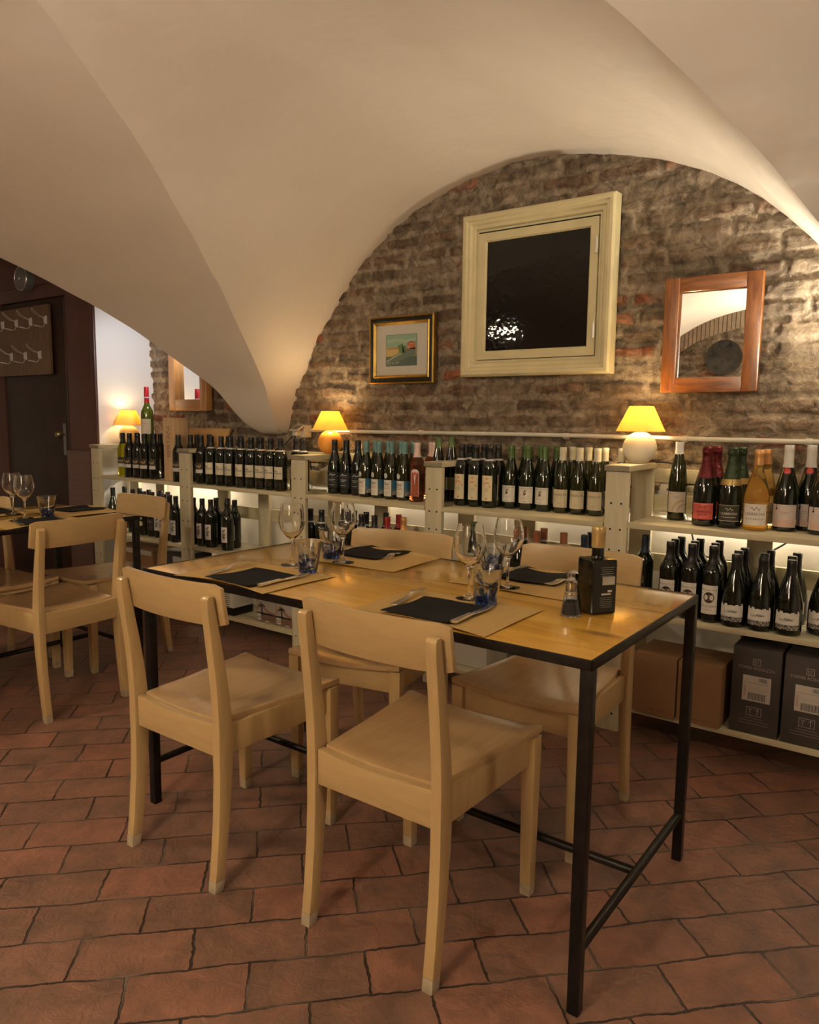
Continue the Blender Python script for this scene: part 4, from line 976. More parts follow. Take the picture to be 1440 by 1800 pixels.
put('docg', [(-2.598, 2.955), (-2.515, 2.96), (-2.435, 2.96), (-2.337, 3.0)], Z23, '{} black-capped bottle with paper strip in the row behind the table glasses', 'paper strip bottles, middle lower shelf')
put('red', [(-2.232, 2.875), (-2.246, 2.985)], Z23, '{} red-capped bottle above the chair back on the lower shelf', 'red-capped bottles')
put('gold', [(-2.152, 2.900)], Z23, 'gold-capped bottle beside the red caps on the lower shelf', 'gold-capped bottle')
Z24 = .4705
b = bt('tall'); b.location = (-1.756, 2.900, Z24); b.scale = (.93, .93, .93); tag(b, 'green-capped slim bottle alone on the lower shelf, seen through a wine glass', 'bottle', 'tall green-capped bottles')
put('rust', [(-1.508, 2.860), (-1.530, 2.950), (-1.428, 2.868), (-1.440, 2.962), (-1.319, 2.900)], Z24, '{} rust-capped bottle on the lower shelf behind the far right chair', 'rust-capped bottles')
put('navy', [(-1.227, 2.900), (-1.235, 2.985)], Z24, '{} navy-capped bottle behind the olive oil bottle, lower shelf', 'navy-capped bottles')
b = bt('navy'); b.location = (-1.030+.045, 2.930, Z2R-.0); tag(b, 'navy-capped bottle between the posts under the white lamp', 'bottle', 'navy-capped bottles')
# magnum with the long red capsule
mb = MB(); GREENB = bottle_mat('bright_green_glass', (.09, .12, .01), .06)
mb.lathe([(.0003, .003), (.03, .003), (.036, 0), (.041, .004), (.041, .200), (.038, .222), (.028, .242), (.018, .262), (.0155, .28), (.0145, .36), (.0003, .36)], GREENB, 32); mg = mb.build('wine_bottle', smooth=.9, weld=True)
mb = MB(); mb.lathe([(.0168, .255), (.0162, .285), (.0158, .309), (.0160, .311), (.0158, .375), (.014, .378), (.0003, .378)], simple('bright_red_capsule', (.50, .012, .02), .35), 24); mb.lathe([(.0170, .305), (.0170, .313)], WRING, 24); mb.build('capsule', mg, smooth=.6)
mb = MB(); label_cyl(mb, [('rect', (.74, .66, .50), 0, 0, .080, .10, 1), ('rect', (.45, .35, .25), 0, .02, .040, .0018, 2), ('rect', (.45, .35, .25), 0, .008, .030, .0014, 2)], .041, .12); mb.build('label', mg)
mg.location = (-4.365, 3.03, 1.021); mg.rotation_euler = (0, 0, math.radians(30)); tag(mg, 'tall green bottle with a long red capsule beside the left lamp', 'bottle')
struct_board = MB().box(-4.520, -4.30, 2.985, 3.082, 1.004, 1.020, PALLET).build('display_board', bevel=.002)
tag(struct_board, 'small cream board on the rail carrying the tall red-capsule bottle', 'board')

# wooden presentation box
t = empty('wooden_wine_box', (-3.872, 2.885, Z1), math.radians(0))
MB().box(-.052, .052, -.052, .052, 0, .378, BOXW).build('body', t, bevel=.0015)
MB().box(-.046, .046, -.0545, -.052, .006, .372, BOXW).build('sliding_lid', t, bevel=.0008)
mb = MB(); label_flat(mb, [('text', (.30, .14, .08), 0, -.017, .048, 'BERTANI', 1)], (0, -.0545, .235), (0, 0, 1), (-1, 0, 0), (0, -1, 0)); mb.build('lettering', t)
tag(t, 'tall pale wooden wine box with brown upright lettering among the bottles', 'box')
# wooden sign leaning on the wall
t = empty('wooden_sign', (-3.90, 3.135, 1.022), 0)
xf = Matrix.Translation((0, 0, 0)) @ Matrix.Rotation(math.radians(-8), 4, 'X')
mb = MB(); mb.add([xf @ Vector(p) for p in [(-.19, -.008, 0), (.17, -.008, 0), (.22, -.008, .115), (-.17, -.008, .115), (-.19, .008, 0), (.17, .008, 0), (.22, .008, .115), (-.17, .008, .115)]], [(0, 1, 2, 3), (4, 7, 6, 5), (0, 4, 5, 1), (1, 5, 6, 2), (2, 6, 7, 3), (3, 7, 4, 0)], SIGNW); mb.build('board', t, bevel=.001)
mb = MB(); R3 = xf.to_3x3(); label_flat(mb, [('line', (.08, .04, .02), squig(-.02, .0, .17, .012, 60, 9), .0022, 1), ('line', (.08, .04, .02), [(-.09, -.02), (-.075, .022), (-.06, -.01)], .0022, 1), ('line', (.08, .04, .02), [(.0, -.02), (.02, .026), (.03, -.01)], .0022, 1)], R3 @ Vector((0, -.0085, .07)), R3 @ Vector((1, 0, 0)), R3 @ Vector((0, 0, 1)), R3 @ Vector((0, -1, 0))); mb.build('handwriting', t)
tag(t, 'small pine board with handwriting leaning against the brick behind the bottles', 'sign')

# ------------------------------------------------------------------ boxes on the bottom shelf
def carton(name, x0, x1, y0, y1, z0, z1, mat, label, group, ops=None, extra=None):
    t = empty(name, ((x0+x1)/2, (y0+y1)/2, z0)); w = (x1-x0)/2; d = (y1-y0)/2; hh = z1-z0
    MB().box(-w, w, -d, d, 0, hh-.003, mat).build('body', t, bevel=.003)
    mb = MB(); mb.box(-w+.001, w-.001, -d+.001, -.001, hh-.003, hh, mat); mb.box(-w+.001, w-.001, .001, d-.001, hh-.003, hh, mat); mb.build('flap', t, bevel=.001)
    if ops:
        mb = MB(); label_flat(mb, ops, (0, -d-.0003, hh/2), (1, 0, 0), (0, 0, 1), (0, -1, 0)); mb.build('print', t)
    if extra: extra(t, w, d, hh)
    tag(t, label, 'box', group); return t
stamp = [('line', (.13, .06, .03), squig(.03, -.095, .03, .006, 20, 3), .0016, 1), ('rect', (.14, .07, .035), -.005, -.097, .022, .004, 1)]
carton('cardboard_box', -.950, -.790, 2.762, 2.98, .116, .342, BOXCARD, 'plain brown cardboard box on the bottom shelf, left one of the two', 'cartons on the bottom shelf', stamp)
carton('cardboard_box', -.784, -.630, 2.762, 2.98, .116, .342, BOXCARD, 'plain brown cardboard box on the bottom shelf, next to the dark cartons', 'cartons on the bottom shelf', stamp)
WH = (.62, .58, .52)
dk = [('rect', (.26, .22, .19), 0, .106, .026, .024, 1), ('rect', (.055, .043, .037), 0, .106, .021, .019, 2), ('line', (.26, .22, .19), [(-.006, .113), (-.006, .099), (.0, .099)], .002, 3), ('line', (.26, .22, .19), [(.002, .099), (.002, .110), (.007, .112)], .002, 3), ('line', (.26, .22, .19), [(-.009, .108), (-.002, .108)], .002, 3), ('text', (.30, .26, .23), 0, .078, .0155, 'TORRE ROSAZZA', 1),
      ('rect', (.50, .45, .40), .004, .010, .092, .092, 1), ('rect', (.34, .26, .22), .002, .030, .080, .0022, 2), ('rect', (.40, .34, .30), .006, .012, .068, .0014, 2), ('rect', (.40, .34, .30), .006, .006, .068, .0014, 2), ('rect', (.42, .30, .26), -.034, .000, .008, .040, 2)]
for i in range(17):
    dk.append(('rect', BK, -.022+.0034*i, -.018, (.0012, .0022, .0016)[i % 3], .026, 2))
for i in range(9): dk.append(('rect', BK, .012+.003*i, .044, .0014, .014, 2))
dk += [('rect', (.34, .30, .27), 0, -.073, .050, .032, 1), ('rect', (.055, .043, .037), 0, -.073, .047, .029, 2), ('line', (.34, .30, .27), [(-.017, -.062), (-.012, -.072), (-.007, -.062)], .0022, 3), ('line', (.34, .30, .27), [(-.012, -.072), (-.012, -.082)], .0018, 3), ('line', (.34, .30, .27), [(.012, -.084), (.012, -.062)], .0022, 3), ('line', (.34, .30, .27), [(.006, -.068), (.012, -.061), (.018, -.068)], .0018, 3)]
for i in range(3): dk.append(('rect', (.25, .21, .18), 0, -.098-.010*i, .100-.0*i if i else .064, .0016, 1))
carton('wine_carton', -.604, -.445, 2.79, 3.04, .116, .430, BOXDARK, 'dark carton with white barcode sticker on the bottom shelf, beside the brown boxes', 'dark wine cartons', dk)
carton('wine_carton', -.436, -.277, 2.79, 3.04, .116, .430, BOXDARK, 'dark carton with white barcode sticker at the right edge of the bottom shelf', 'dark wine cartons', dk)
wl = [('rect', (.08, .08, .08), .03, .02-.011*i, .05-.012*(i % 2), .0035, 1) for i in range(8)]
def black_base(t, w, d, hh): MB().box(-w-.0015, w+.0015, -d-.0015, d+.0015, .0, .045, BLACKF).build('black_band', t, bevel=.001)
carton('white_box', -3.44, -3.275, 2.80, 2.945, .086, .30, simple('white_carton', (.60, .57, .50), .6), 'white box with a black base under the left half of the table', 'cartons on the bottom shelf', wl, black_base)
pic = [('rect', (.36, .33, .28), 0, .02, .150, .150, 1), ('rect', (.16, .09, .06), 0, -.070, .150, .045, 1), ('line', (.30, .15, .10), [(-.07, -.03), (-.04, .01), (-.02, -.02), (.02, -.04), (.07, -.045)], .014, 2), ('line', BK, [(-.035, .0), (-.03, -.06)], .010, 3), ('line', BK, [(-.055, -.015), (-.03, -.002), (-.008, -.012)], .009, 3),
       ('rect', (.6, .58, .52), -.055, -.074, .034, .034, 3), ('text', BK, -.055, -.085, .030, '69', 4), ('rect', (.55, .5, .44), .01, -.092, .03, .006, 3)]
PICB = simple('picture_carton', (.22, .16, .12), .6)
carton('picture_box', -3.103, -2.945, 2.815, 2.98, .086, .290, PICB, 'small picture carton with a landscape print, left one of the pair', 'picture cartons', pic)
carton('picture_box', -2.938, -2.80, 2.815, 2.98, .086, .290, PICB, 'small picture carton half hidden behind the shelf post', 'picture cartons', [o for o in pic])
wl2 = [('rect', (.10, .10, .10), -.03, .085, .12, .006, 1), ('rect', (.12, .12, .12), 0, .045, .30, .0022, 1), ('disc', (.1, .1, .1), -.10, .07, .012, .012, 1), ('disc', (.56, .53, .47), -.10, .07, .009, .009, 2)]+[('rect', (.1, .1, .1), .115, .085-.012*i, .006, .008, 1) for i in range(8)]
carton('white_box', -1.925, -1.640, 2.84, 3.03, .101, .330, simple('white_carton2', (.58, .55, .49), .6), 'white printed carton on the bottom shelf behind the middle chairs', 'cartons on the bottom shelf', wl2)
carton('cardboard_box', -4.47, -4.06, 2.83, 3.03, .086, .370, BOXCARD, 'brown carton on the bottom shelf beside the leftmost post', 'cartons on the bottom shelf', [('rect', (.5, .46, .4), 0, .120, .38, .03, 1)])
carton('black_box', -3.985, -3.725, 2.83, 3.02, .086, .385, BLACKF, 'black carton with a white sketched label by the second post', 'cartons on the bottom shelf', [('rect', (.42, .40, .38), .055, .07, .12, .11, 1), ('line', BK, squig(.055, .07, .09, .02, 40, 5), .003, 2)])

# ------------------------------------------------------------------ lamps
def table_lamp(x, y, z, ball, label, power, colr):
    t = empty('table_lamp', (x, y, z))
    mb = MB(); pr = [(.0003, 0), (.030, 0)]+[(.0665*math.cos(a), .060+.0655*math.sin(a)) for a in np.linspace(-1.08, 1.35, 16)]+[(.012, .125)]
    mb.lathe(pr, ball, 32); mb.build('base', t, smooth=.9)
    mb = MB(); mb.lathe([(.0115, .124), (.0115, .150), (.016, .152), (.016, .162), (.0003, .162)], PLAST, 20); mb.build('lamp_holder', t, smooth=.6)
    mb = MB(); mb.lathe([(.0955, .126), (.0470, .226), (.0464, .226), (.0945, .126), (.0955, .126)], SHADE, 48); sh = mb.build('lamp_shade', t, smooth=.6)
    for r, zz in ((.0955, .126), (.0470, .2258)):
        mb = MB(); n = 48; mb.tube([(r*math.cos(2*PI*i/n), r*math.sin(2*PI*i/n), zz) for i in range(n+1)], .0011, simple('shade_trim', (.75, .50, .16), .6), 6, False); mb.build('trim_ring', sh, smooth=.8)
    mb = MB(); mb.lathe([(.010, .164), (.014, .170), (.021, .186), (.024, .200), (.021, .213), (.012, .222), (.0003, .225)], led_mat('bulb_glow', colr, power*75), 20); mb.build('bulb', t, smooth=.9)
    tag(t, label, 'lamp', 'small table lamps with cream shades')
    return t
WARM = (1.0, .74, .40)
table_lamp(-1.055, 3.010, 1.046, OPALB, 'lamp with white globe base and yellow shade on the right post', 2.3, WARM)
table_lamp(-2.745, 3.030, 1.021, ORANGEC, 'lamp with orange globe base and yellow shade left of the painting', 2.0, WARM)
table_lamp(-4.565, 3.025, 1.021, APRIC, 'lamp with apricot globe base and yellow shade before the white wall', .8, WARM)

# ------------------------------------------------------------------ wall things
def ring_frame(mb, x0, x1, z0, z1, w, y0, y1, mat, prof_=None):
    """mitred frame; prof_ list of (offset inward 0..w, y)"""
    prof_ = prof_ or [(0, y1), (0, y0), (w, y0), (w, y1)]
    cor = [(x0, z0, 1, 1), (x1, z0, -1, 1), (x1, z1, -1, -1), (x0, z1, 1, -1)]
    vs = []
    for cx, cz_, sx, sz in cor:
        for o, y in prof_: vs.append((cx+sx*o, y, cz_+sz*o))
    n = len(prof_); fs = []
    for c in range(4):
        for i in range(n-1):
            a = c*n+i; b2 = ((c+1) % 4)*n+i; fs.append((a, a+1, b2+1, b2))
    mb.add(vs, fs, mat)
# cream window
YB = 3.125
t = empty('window_2', (0, 0, 0)); x0, x1, z0, z1 = -1.955, -1.221, 1.410, 2.138
mb = MB(); ring_frame(mb, x0, x1, z0, z1, .075, 0, 0, FRAMEP, [(0, YB), (0, 3.070), (.010, 3.062), (.024, 3.062), (.028, 3.070), (.040, 3.072), (.046, 3.082), (.060, 3.084), (.066, 3.094), (.075, 3.094), (.075, YB)]); mb.build('frame', t, smooth=.5)
a0, a1, b0, b1 = x0+.078, x1-.078, z0+.078, z1-.082
mb = MB(); ring_frame(mb, a0, a1, b0, b1, .040, 0, 0, FRAMEP, [(0, YB), (0, 3.088), (.034, 3.088), (.040, 3.096), (.040, YB)]); sash = mb.build('sash', t, smooth=.5)
m, nt, b = _new('black_ripple_glass'); b.inputs['Base Color'].default_value = (.006, .006, .006, 1); b.inputs['Roughness'].default_value = .04
tc = N(nt, 'ShaderNodeTexCoord'); no = N(nt, 'ShaderNodeTexNoise', i_Scale=32.0, i_Detail=1.0); nt.links.new(tc.outputs['Object'], no.inputs['Vector']); bp = N(nt, 'ShaderNodeBump', i_Strength=.10, i_Distance=.006); nt.links.new(no.outputs['Fac'], bp.inputs['Height']); nt.links.new(bp.outputs[0], b.inputs['Normal'])
MB().box(a0+.036, a1-.036, 3.098, 3.104, b0+.036, b1-.036, m).build('pane', sash)
for zz in (b1-.12, b0+.10):
    mb = MB(); mb.tube([(a1-.003, 3.080, zz-.03), (a1-.003, 3.080, zz+.03)], .006, METALW, 12); mb.tube([(a1-.003, 3.080, zz+.03), (a1-.003, 3.080, zz+.04)], .004, METALW, 8); mb.build('hinge', sash, smooth=.6)
MB().box(a0, a1, 3.086, 3.10, b1+.001, b1+.005, BLACKDOT).build('gap', sash)
struct(t, 'cream moulded window frame with a black rippled pane on the brick wall', 'window')
for o in t.children: pass
# painting
t = empty('framed_painting', (0, 0, 0)); x0, x1, z0, z1 = -2.530, -2.124, 1.388, 1.723; yb = 3.118
mb = MB(); ring_frame(mb, x0, x1, z0, z1, .020, 0, 0, GOLD, [(0, yb), (0, yb-.026), (.006, yb-.032), (.010, yb-.028), (.020, yb-.024)]); ring_frame(mb, x0+.010, x1-.010, z0+.010, z1-.010, .02, 0, 0, BLACKF, [(0, yb-.029), (.004, yb-.033), (.014, yb-.030), (.018, yb-.025)]); ring_frame(mb, x0+.027, x1-.027, z0+.027, z1-.027, .02, 0, 0, GOLD, [(0, yb-.027), (.005, yb-.030), (.016, yb-.022), (.017, yb-.014)]); mb.build('frame', t, smooth=.5)
MB().box(x0+.03, x1-.03, yb-.018, yb-.003, z0+.03, z1-.03, MATB).build('mount', t)
pc = MB(); cx, cz2 = (x0+x1)/2, (z0+z1)/2-.002
PA = [('rect', (.10, .17, .15), 0, 0, .196, .156, 1), ('rect', (.24, .36, .26), 0, .045, .192, .062, 2), ('line', (.33, .42, .30), [(-.09, .045), (-.03, .052), (.03, .042), (.09, .05)], .016, 3), ('rect', (.50, .36, .14), -.0, -.008, .192, .044, 2), ('line', (.42, .20, .08), [(-.09, .008), (-.02, .010), (.06, .006)], .008, 3),
      ('rect', (.42, .13, .06), .062, .016, .050, .026, 3), ('line', (.42, .13, .06), [(.038, .03), (.06, .038), (.088, .032)], .010, 3), ('rect', (.50, .22, .10), .048, .012, .016, .016, 4), ('line', (.12, .19, .08), [(-.006, .028), (.004, -.016)], .032, 4), ('line', (.10, .16, .07), [(.018, .02), (.02, -.014)], .022, 4),
      ('rect', (.09, .12, .10), 0, -.055, .192, .044, 2), ('line', (.13, .16, .12), [(-.09, -.065), (-.03, -.040), (.03, -.018), (.09, -.008)], .038, 3), ('line', (.45, .42, .28), [(-.094, -.056), (-.05, -.035), (.0, -.016)], .005, 5), ('specks', (.55, .52, .42), -.05, -.064, .08, .012, 14, .003, 6)]
label_flat(pc, PA, (cx, yb-.0185, cz2), (1, 0, 0), (0, 0, 1), (0, -1, 0), .0003); pc.build('picture', t)
tag(t, 'small landscape painting in a black and gilt frame on the brick wall', 'painting')
# big wooden mirror
REDW = wood('red_pine', (.27, .090, .014), (.12, .032, .006), 'Z', .3, .6, 5, ring=13, bump=.2); REDWX = wood('red_pine_x', (.27, .090, .014), (.12, .032, .006), 'X', .3, .6, 5, ring=13, bump=.2)
def mirror(xa, xb, za, zt, fw, yb, name, label, m1, m2, rz=0, th=.034, origin=None):
    t = empty(name, origin or ((xa+xb)/2, yb, (za+zt)/2)); w = (xb-xa)/2; h2 = (zt-za)/2; t.rotation_euler = (0, 0, rz)
    for s in (-1, 1):
        MB().box(s*w-(fw if s > 0 else 0), s*w+(fw if s < 0 else 0), -th, 0, -h2, h2, m1).build('stile', t, bevel=.006, seg=3)
        MB().box(-w+fw-.001, w-fw+.001, -th+.002, 0, s*h2-(fw if s > 0 else 0), s*h2+(fw if s < 0 else 0), m2).build('rail', t, bevel=.004, seg=3)
    MB().box(-w+fw-.004, w-fw+.004, -.012, -.006, -h2+fw-.004, h2-fw+.004, MIRROR).build('mirror_glass', t)
    tag(t, label, 'mirror', 'wood-framed mirrors'); return t
mirror(-1.012, -.648, 1.328, 1.774, .058, 3.122, 'wall_mirror', 'mirror in a glossy red-brown wooden frame at the right of the brick wall', REDW, REDWX)
ORW = wood('orange_pine', (.50, .24, .07), (.34, .14, .035), 'Z', .35, .4, 3, ring=10); ORWX = wood('orange_pine_x', (.50, .24, .07), (.34, .14, .035), 'X', .35, .4, 3, ring=10)
mirror(-4.33, -3.890, 1.246, 1.80, .074, wall_y(-4.1)-.012, 'wall_mirror', 'mirror in an orange wooden frame on the left brick wall, half hidden by the vault', ORW, ORWX, rz=-math.atan(.1), th=.05)
# plate on the opposite wall (seen reflected)
mb = MB(); mb.lathe([(.0003, -.028), (.070, -.028), (.095, -.020), (.118, -.012), (.170, .0), (.178, .002), (.178, .006), (.10, -.004), (.0003, -.012)], simple('dark_platter', (.07, .065, .06), .12, .3, var=.6, vscale=14, coat=1), 40); pl = mb.build('wall_platter', smooth=.9)
pl.location = (-2.05, YO+.05, 1.87); pl.rotation_euler = (-PI/2, 0, 0); tag(pl, 'round glossy dark platter on the opposite wall, reflected in the right mirror', 'platter')

# conduit + junction box
t = empty('electrical_conduit', (0, 0, 0)); mb = MB(); pts = [(x, 3.102, 1.142+.0045*(x+2.97)/2.5+.002*math.sin(x*3)) for x in np.linspace(-2.965, .85, 40)]
mb.tube(pts, .0095, PLAST, 12); mb.build('pipe', t, smooth=.8)
for x in (-2.90, -2.20, -1.42, -.905, -.46, .2):
    MB().tube([(x-.012, 3.102, 1.145), (x+.012, 3.102, 1.145)], .0125, PLAST, 12).build('clip', t, smooth=.8)
    MB().box(x-.006, x+.006, 3.10, 3.125, 1.130, 1.138, PLAST).build('clip_foot', t)
tag(t, 'ivory electrical conduit running along the brick wall', 'conduit')
t = empty('power_socket', (-2.985, 3.065, 1.135))
MB().box(-.034, .028, -.012, .045, -.034, .034, PLAST).build('box', t, bevel=.003)
xf = Matrix.Translation((0, -.012, .030)) @ Matrix.Rotation(math.radians(-62), 4, 'X')
mb = MB(); mb.box(-.036, .030, -.006, 0, -.062, .004, PLAST, xf=xf); lid = mb.build('flap_lid', t, bevel=.002)
mb = MB(); mb.box(-.027, .021, -.0075, -.006, -.052, -.006, simple('smoky_plastic', (.16, .13, .10), .3), xf=xf); mb.build('lid_window', lid)
MB().box(-.026, .004, -.055, -.012, -.026, .006, simple('white_plug', (.6, .58, .52), .4)).build('plug', t, bevel=.004)
tag(t, 'ivory power socket with raised flap lid at the end of the conduit', 'socket')
def cable(name, pts, r, label):
    sp = [Vector(p) for p in pts]; out = []
    for i in range(len(sp)-1):
        p0 = sp[max(i-1, 0)]; p1 = sp[i]; p2 = sp[i+1]; p3 = sp[min(i+2, len(sp)-1)]
        for k in range(8):
            t = k/8; out.append(.5*((2*p1)+(-p0+p2)*t+(2*p0-5*p1+4*p2-p3)*t*t+(-p0+3*p1-3*p2+p3)*t**3))
    out.append(sp[-1]); o = MB().tube(out, r, CABLE, 8).build(name, smooth=.8); tag(o, label, 'cable'); return o
cable('power_cable', [(-2.998, 3.02, 1.118), (-3.05, 3.03, 1.09), (-3.16, 3.09, 1.05), (-3.25, 3.115, 1.02), (-3.30, 3.118, .95), (-3.31, 3.12, .80)], .0032, 'black cable sagging left from the power socket')
cable('power_cable', [(-2.99, 3.01, 1.112), (-2.985, 3.03, 1.06), (-2.975, 3.112, .98), (-2.96, 3.115, .80)], .0032, 'black cable dropping straight down from the power socket')
cable('power_cable', [(-.885, 3.118, .84), (-.86, 3.115, .76), (-.83, 3.112, .69), (-.74, 3.112, .672), (-.66, 3.112, .68), (-.55, 3.114, .735), (-.45, 3.116, .82)], .0036, 'black cable looping on the white wall behind the right lower bottles')
cable('power_cable', [(-2.675, 3.09, .80), (-2.665, 3.11, .72), (-2.63, 3.112, .67), (-2.56, 3.112, .645), (-2.48, 3.112, .63)], .003, 'black cable behind the bottles of the middle lower shelf')
cable('lamp_cord', [(-.990, 3.02, 1.050), (-.955, 3.04, 1.050), (-.935, 3.095, 1.036), (-.925, 3.118, 1.00), (-.915, 3.120, .93)], .0028, 'thin black cord trailing from the white lamp')

# ---- hook board on the door
t = empty('hook_board', (0, 0, 0))
MB().box(-5.965, -5.176, 2.832, 2.852, 1.490, 1.968, HOOKB).build('board', t, bevel=.002)
MB().box(-5.9, -5.2, 2.850, 2.866, 1.70, 1.76, HOOKB).build('batten', t)
def hook(x, z):
    h_ = empty('coat_hook', (x, 2.832, z)); h_.parent = t
    m2 = MB(); m2.box(-.012, .012, -.006, 0, -.028, .028, METALW); m2.box(-.009, .009, -.016, -.006, -.022, .022, METALW); m2.build('plate', h_, bevel=.002)
    U = [(-.012, -.012, .012), (-.014, -.05, .022), (-.014, -.085, .045), (-.010, -.098, .062), (0, -.102, .068), (.010, -.098, .062), (.014, -.085, .045), (.014, -.05, .022), (.012, -.012, .012)]
    MB().tube(U, .0016, METALW, 6).build('upper_prong', h_, smooth=.9)
    U = [(0, -.010, -.022), (0, -.020, -.045), (0, -.034, -.052), (-.010, -.048, -.050), (-.012, -.078, -.046), (0, -.092, -.044), (.012, -.078, -.046), (.010, -.048, -.050), (.002, -.038, -.052)]
    MB().tube(U, .0022, METALW, 6).build('lower_prong', h_, smooth=.9)
for i in range(4): hook(-5.205-.2*i, 1.862)
for i in range(3): hook(-5.30-.2*i, 1.628)
tag(t, 'brown board with two rows of pale metal coat hooks hung on the dark door', 'coat rack')
# alarm bell
t = empty('alarm_bell', (-5.46, 2.852, 2.16))
mb = MB(); mb.lathe([(.0003, .055), (.080, .055), (.086, .050), (.088, .030), (.088, .0)], GREYM, 40); b_ = mb.build('gong', t, smooth=.5); b_.rotation_euler = (PI/2, 0, 0)
mb = MB(); mb.tube([(.082*math.cos(2*PI*i/40), .082*math.sin(2*PI*i/40), .056) for i in range(41)], .0028, CHROME, 6, False); b_ = mb.build('rim', t, smooth=.9); b_.rotation_euler = (PI/2, 0, 0)
mb = MB(); mb.lathe([(.012, .055), (.012, .062), (.008, .066), (.0003, .067)], CHROME, 16); b_ = mb.build('centre_nut', t, smooth=.6); b_.rotation_euler = (PI/2, 0, 0)
tag(t, 'round grey alarm bell above the dark door, touching the vault edge', 'bell')

# ------------------------------------------------------------------ lights of the room, with some added fill lamps
def pendant(x, y, z, label, power, colr, r=.13, up=False):
    t = empty('pendant_lamp', (x, y, z))
    zc = 2.63
    mb = MB(); mb.lathe([(r, 0), (r, .03), (r*.8, .085), (r*.35, .12), (.02, .13), (.018, .13), (r*.33, .117), (r*.78, .082), (r-.003, .03), (r-.003, 0), (r, 0)], simple('pendant_metal', (.5, .48, .44), .35, .6), 32); mb.build('lamp_shade', t, smooth=.7)
    mb = MB(); mb.tube([(0, 0, .125), (0, 0, max(.2, zc-z))], .004, CABLE, 8); mb.build('cord', t)
    mb = MB(); mb.lathe([(.0003, .022), (.055, .022), (.06, .03), (.05, .045), (.0003, .05)], led_mat('pendant_bulb', colr, 40), 24); mb.build('bulb', t, smooth=.8)
    tag(t, label, 'lamp', 'metal pendant lamps behind the camera')
    L = bpy.data.lights.new('pendant_light', 'AREA'); L.shape = 'DISK'; L.size = .22; L.energy = power; L.color = colr
    lo = bpy.data.objects.new('pendant_light', L); col.objects.link(lo); lo.location = (x, y, z-.01)
    return t
ROOM = (1.0, .83, .58)
pendant(-3.45, .05, 2.02, 'metal pendant lamp over the near end of the left table', 21, ROOM)
pendant(-.9, -.75, 2.05, 'added fill lamp shaped as a metal pendant, unseen behind the camera', 22, ROOM)  # unseen pendant added as general fill for the room
pendant(1.5, .6, 2.05, 'added fill lamp shaped as a metal pendant, unseen at the right', 20, ROOM)  # another unseen pendant, added to fill from the right
def strip(x0, x1, y, z, power, colr, label, aim):
    t = MB().box(x0, x1, y-.006, y+.006, z-.006, z+.004, PLAST).build('led_strip_light', bevel=.001); tag(t, label, 'light', 'strip lights behind the shelves')
    L = bpy.data.lights.new('strip_light', 'AREA'); L.shape = 'RECTANGLE'; L.size = x1-x0; L.size_y = .012; L.energy = power; L.color = colr
    lo = bpy.data.objects.new('strip_light', L); col.objects.link(lo); lo.location = ((x0+x1)/2, y, z-.008); lo.rotation_euler = aim
SW = (1.0, .84, .62)
for k, pw in enumerate((2.6, .25, .55, .45, 1.6)):
    strip(EX[k][1]+.02, EX[k+1][0]-.02, 3.1105, .842, pw*1.3, SW, ['strip light behind the far left shelf', 'strip light behind the palm-tree label bottles', 'strip light behind the teal-capped bottles', 'strip light behind the grape sketch bottles', 'strip light behind the right shelf'][k], (math.radians(-12), 0, 0))
def uplight(x, y, z, power, colr, label, ax=0):
    t = empty('wall_uplighter', (x, y, z))
    mb = MB(); mb.lathe([(.0003, -.09), (.03, -.085), (.07, -.03), (.085, .0), (.082, .0), (.066, -.03), (.03, -.075), (.0003, -.078)], simple('uplighter_plaster', (.7, .66, .6), .6), 28); mb.build('bowl', t, smooth=.8)
    MB().tube([(0, 0, -.05), (0, (.14 if y > 0 else -.12), -.05)], .012, GREYM, 8).build('bracket', t)
    tag(t, label, 'light', 'bowl uplighters')
    L = bpy.data.lights.new('uplight', 'AREA'); L.shape = 'DISK'; L.size = .13; L.energy = power; L.color = colr; L.spread = math.radians(170)
    lo = bpy.data.objects.new('uplight', L); col.objects.link(lo); lo.location = (x, y, z-.005); lo.rotation_euler = (PI+ax, 0, 0)
UP = (1.0, .91, .73)
uplight(-.25, 2.99, 1.37, 18, UP, 'bowl uplighter at the right vault springing, out of the picture', .35)
uplight(-.6, YO+.17, 1.60, 165, UP, 'added bowl uplighter on the opposite wall, brightening the vault from behind the camera', -.55)  # unseen lamp put in to lighten the vault
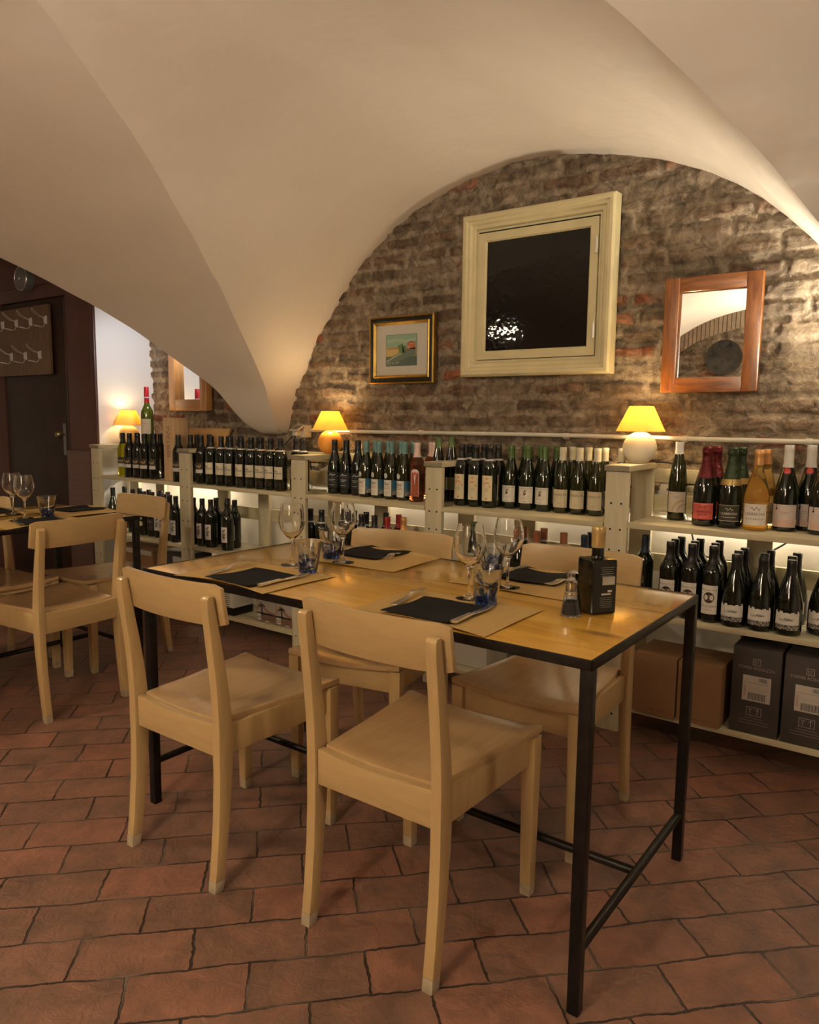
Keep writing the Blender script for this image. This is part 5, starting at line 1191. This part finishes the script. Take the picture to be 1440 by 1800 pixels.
uplight(-3.3, YO+.17, 1.60, 130, UP, 'added bowl uplighter on the opposite wall, brightening the vault towards the left table', -.55)  # second unseen lamp, also put in to lighten the vault
# cool spot in the left bay
t = empty('wall_spotlight', (-3.93, 3.03, 1.74))
mb = MB(); mb.lathe([(.022, 0), (.026, .05), (.018, .06), (.0003, .06)], GREYM, 20); o = mb.build('head', t, smooth=.6); o.rotation_euler = (0, math.radians(55), 0)
MB().tube([(0, .0, .03), (.02, .10, .05)], .006, GREYM, 8).build('bracket', t)
tag(t, 'small spotlight on the left brick wall hidden by the vault', 'light')
L = bpy.data.lights.new('cool_spot', 'SPOT'); L.energy = 11; L.color = (.92, .93, 1.0); L.spot_size = math.radians(95); L.spot_blend = .8; L.shadow_soft_size = .03
lo = bpy.data.objects.new('cool_spot', L); col.objects.link(lo); lo.location = (-3.98, 3.0, 1.72)
d = Vector((-4.66, 3.05, 1.5))-Vector(lo.location); lo.rotation_euler = d.to_track_quat('-Z', 'Y').to_euler()

w = bpy.data.worlds.new('world'); sc.world = w; w.use_nodes = True
w.node_tree.nodes['Background'].inputs[0].default_value = (.9, .75, .6, 1); w.node_tree.nodes['Background'].inputs[1].default_value = .02

# ------------------------------------------------------------------ camera
cam = bpy.data.cameras.new('camera'); co = bpy.data.objects.new('camera', cam); col.objects.link(co); sc.camera = co
yaw, pit, roll = 0.63087257, 0.1223142, 0.01200352
cam.sensor_fit = 'HORIZONTAL'; cam.sensor_width = 36; cam.lens = 36*1329/1440; cam.clip_start = .02
fw = Vector((-math.sin(yaw)*math.cos(pit), math.cos(yaw)*math.cos(pit), -math.sin(pit)))
r0 = Vector((math.cos(yaw), math.sin(yaw), 0)); u0_ = r0.cross(fw)
r_ = math.cos(roll)*r0+math.sin(roll)*u0_; u_ = -math.sin(roll)*r0+math.cos(roll)*u0_
M = Matrix((r_, u_, -fw)).transposed().to_4x4(); M.translation = Vector((0, 0, 1.21)); co.matrix_world = M
vs_ = sc.view_settings; vs_.view_transform = 'Standard'; vs_.look = 'None'; vs_.gamma = 1; vs_.exposure = .08
try: vs_.use_curve_mapping = False
except Exception: pass
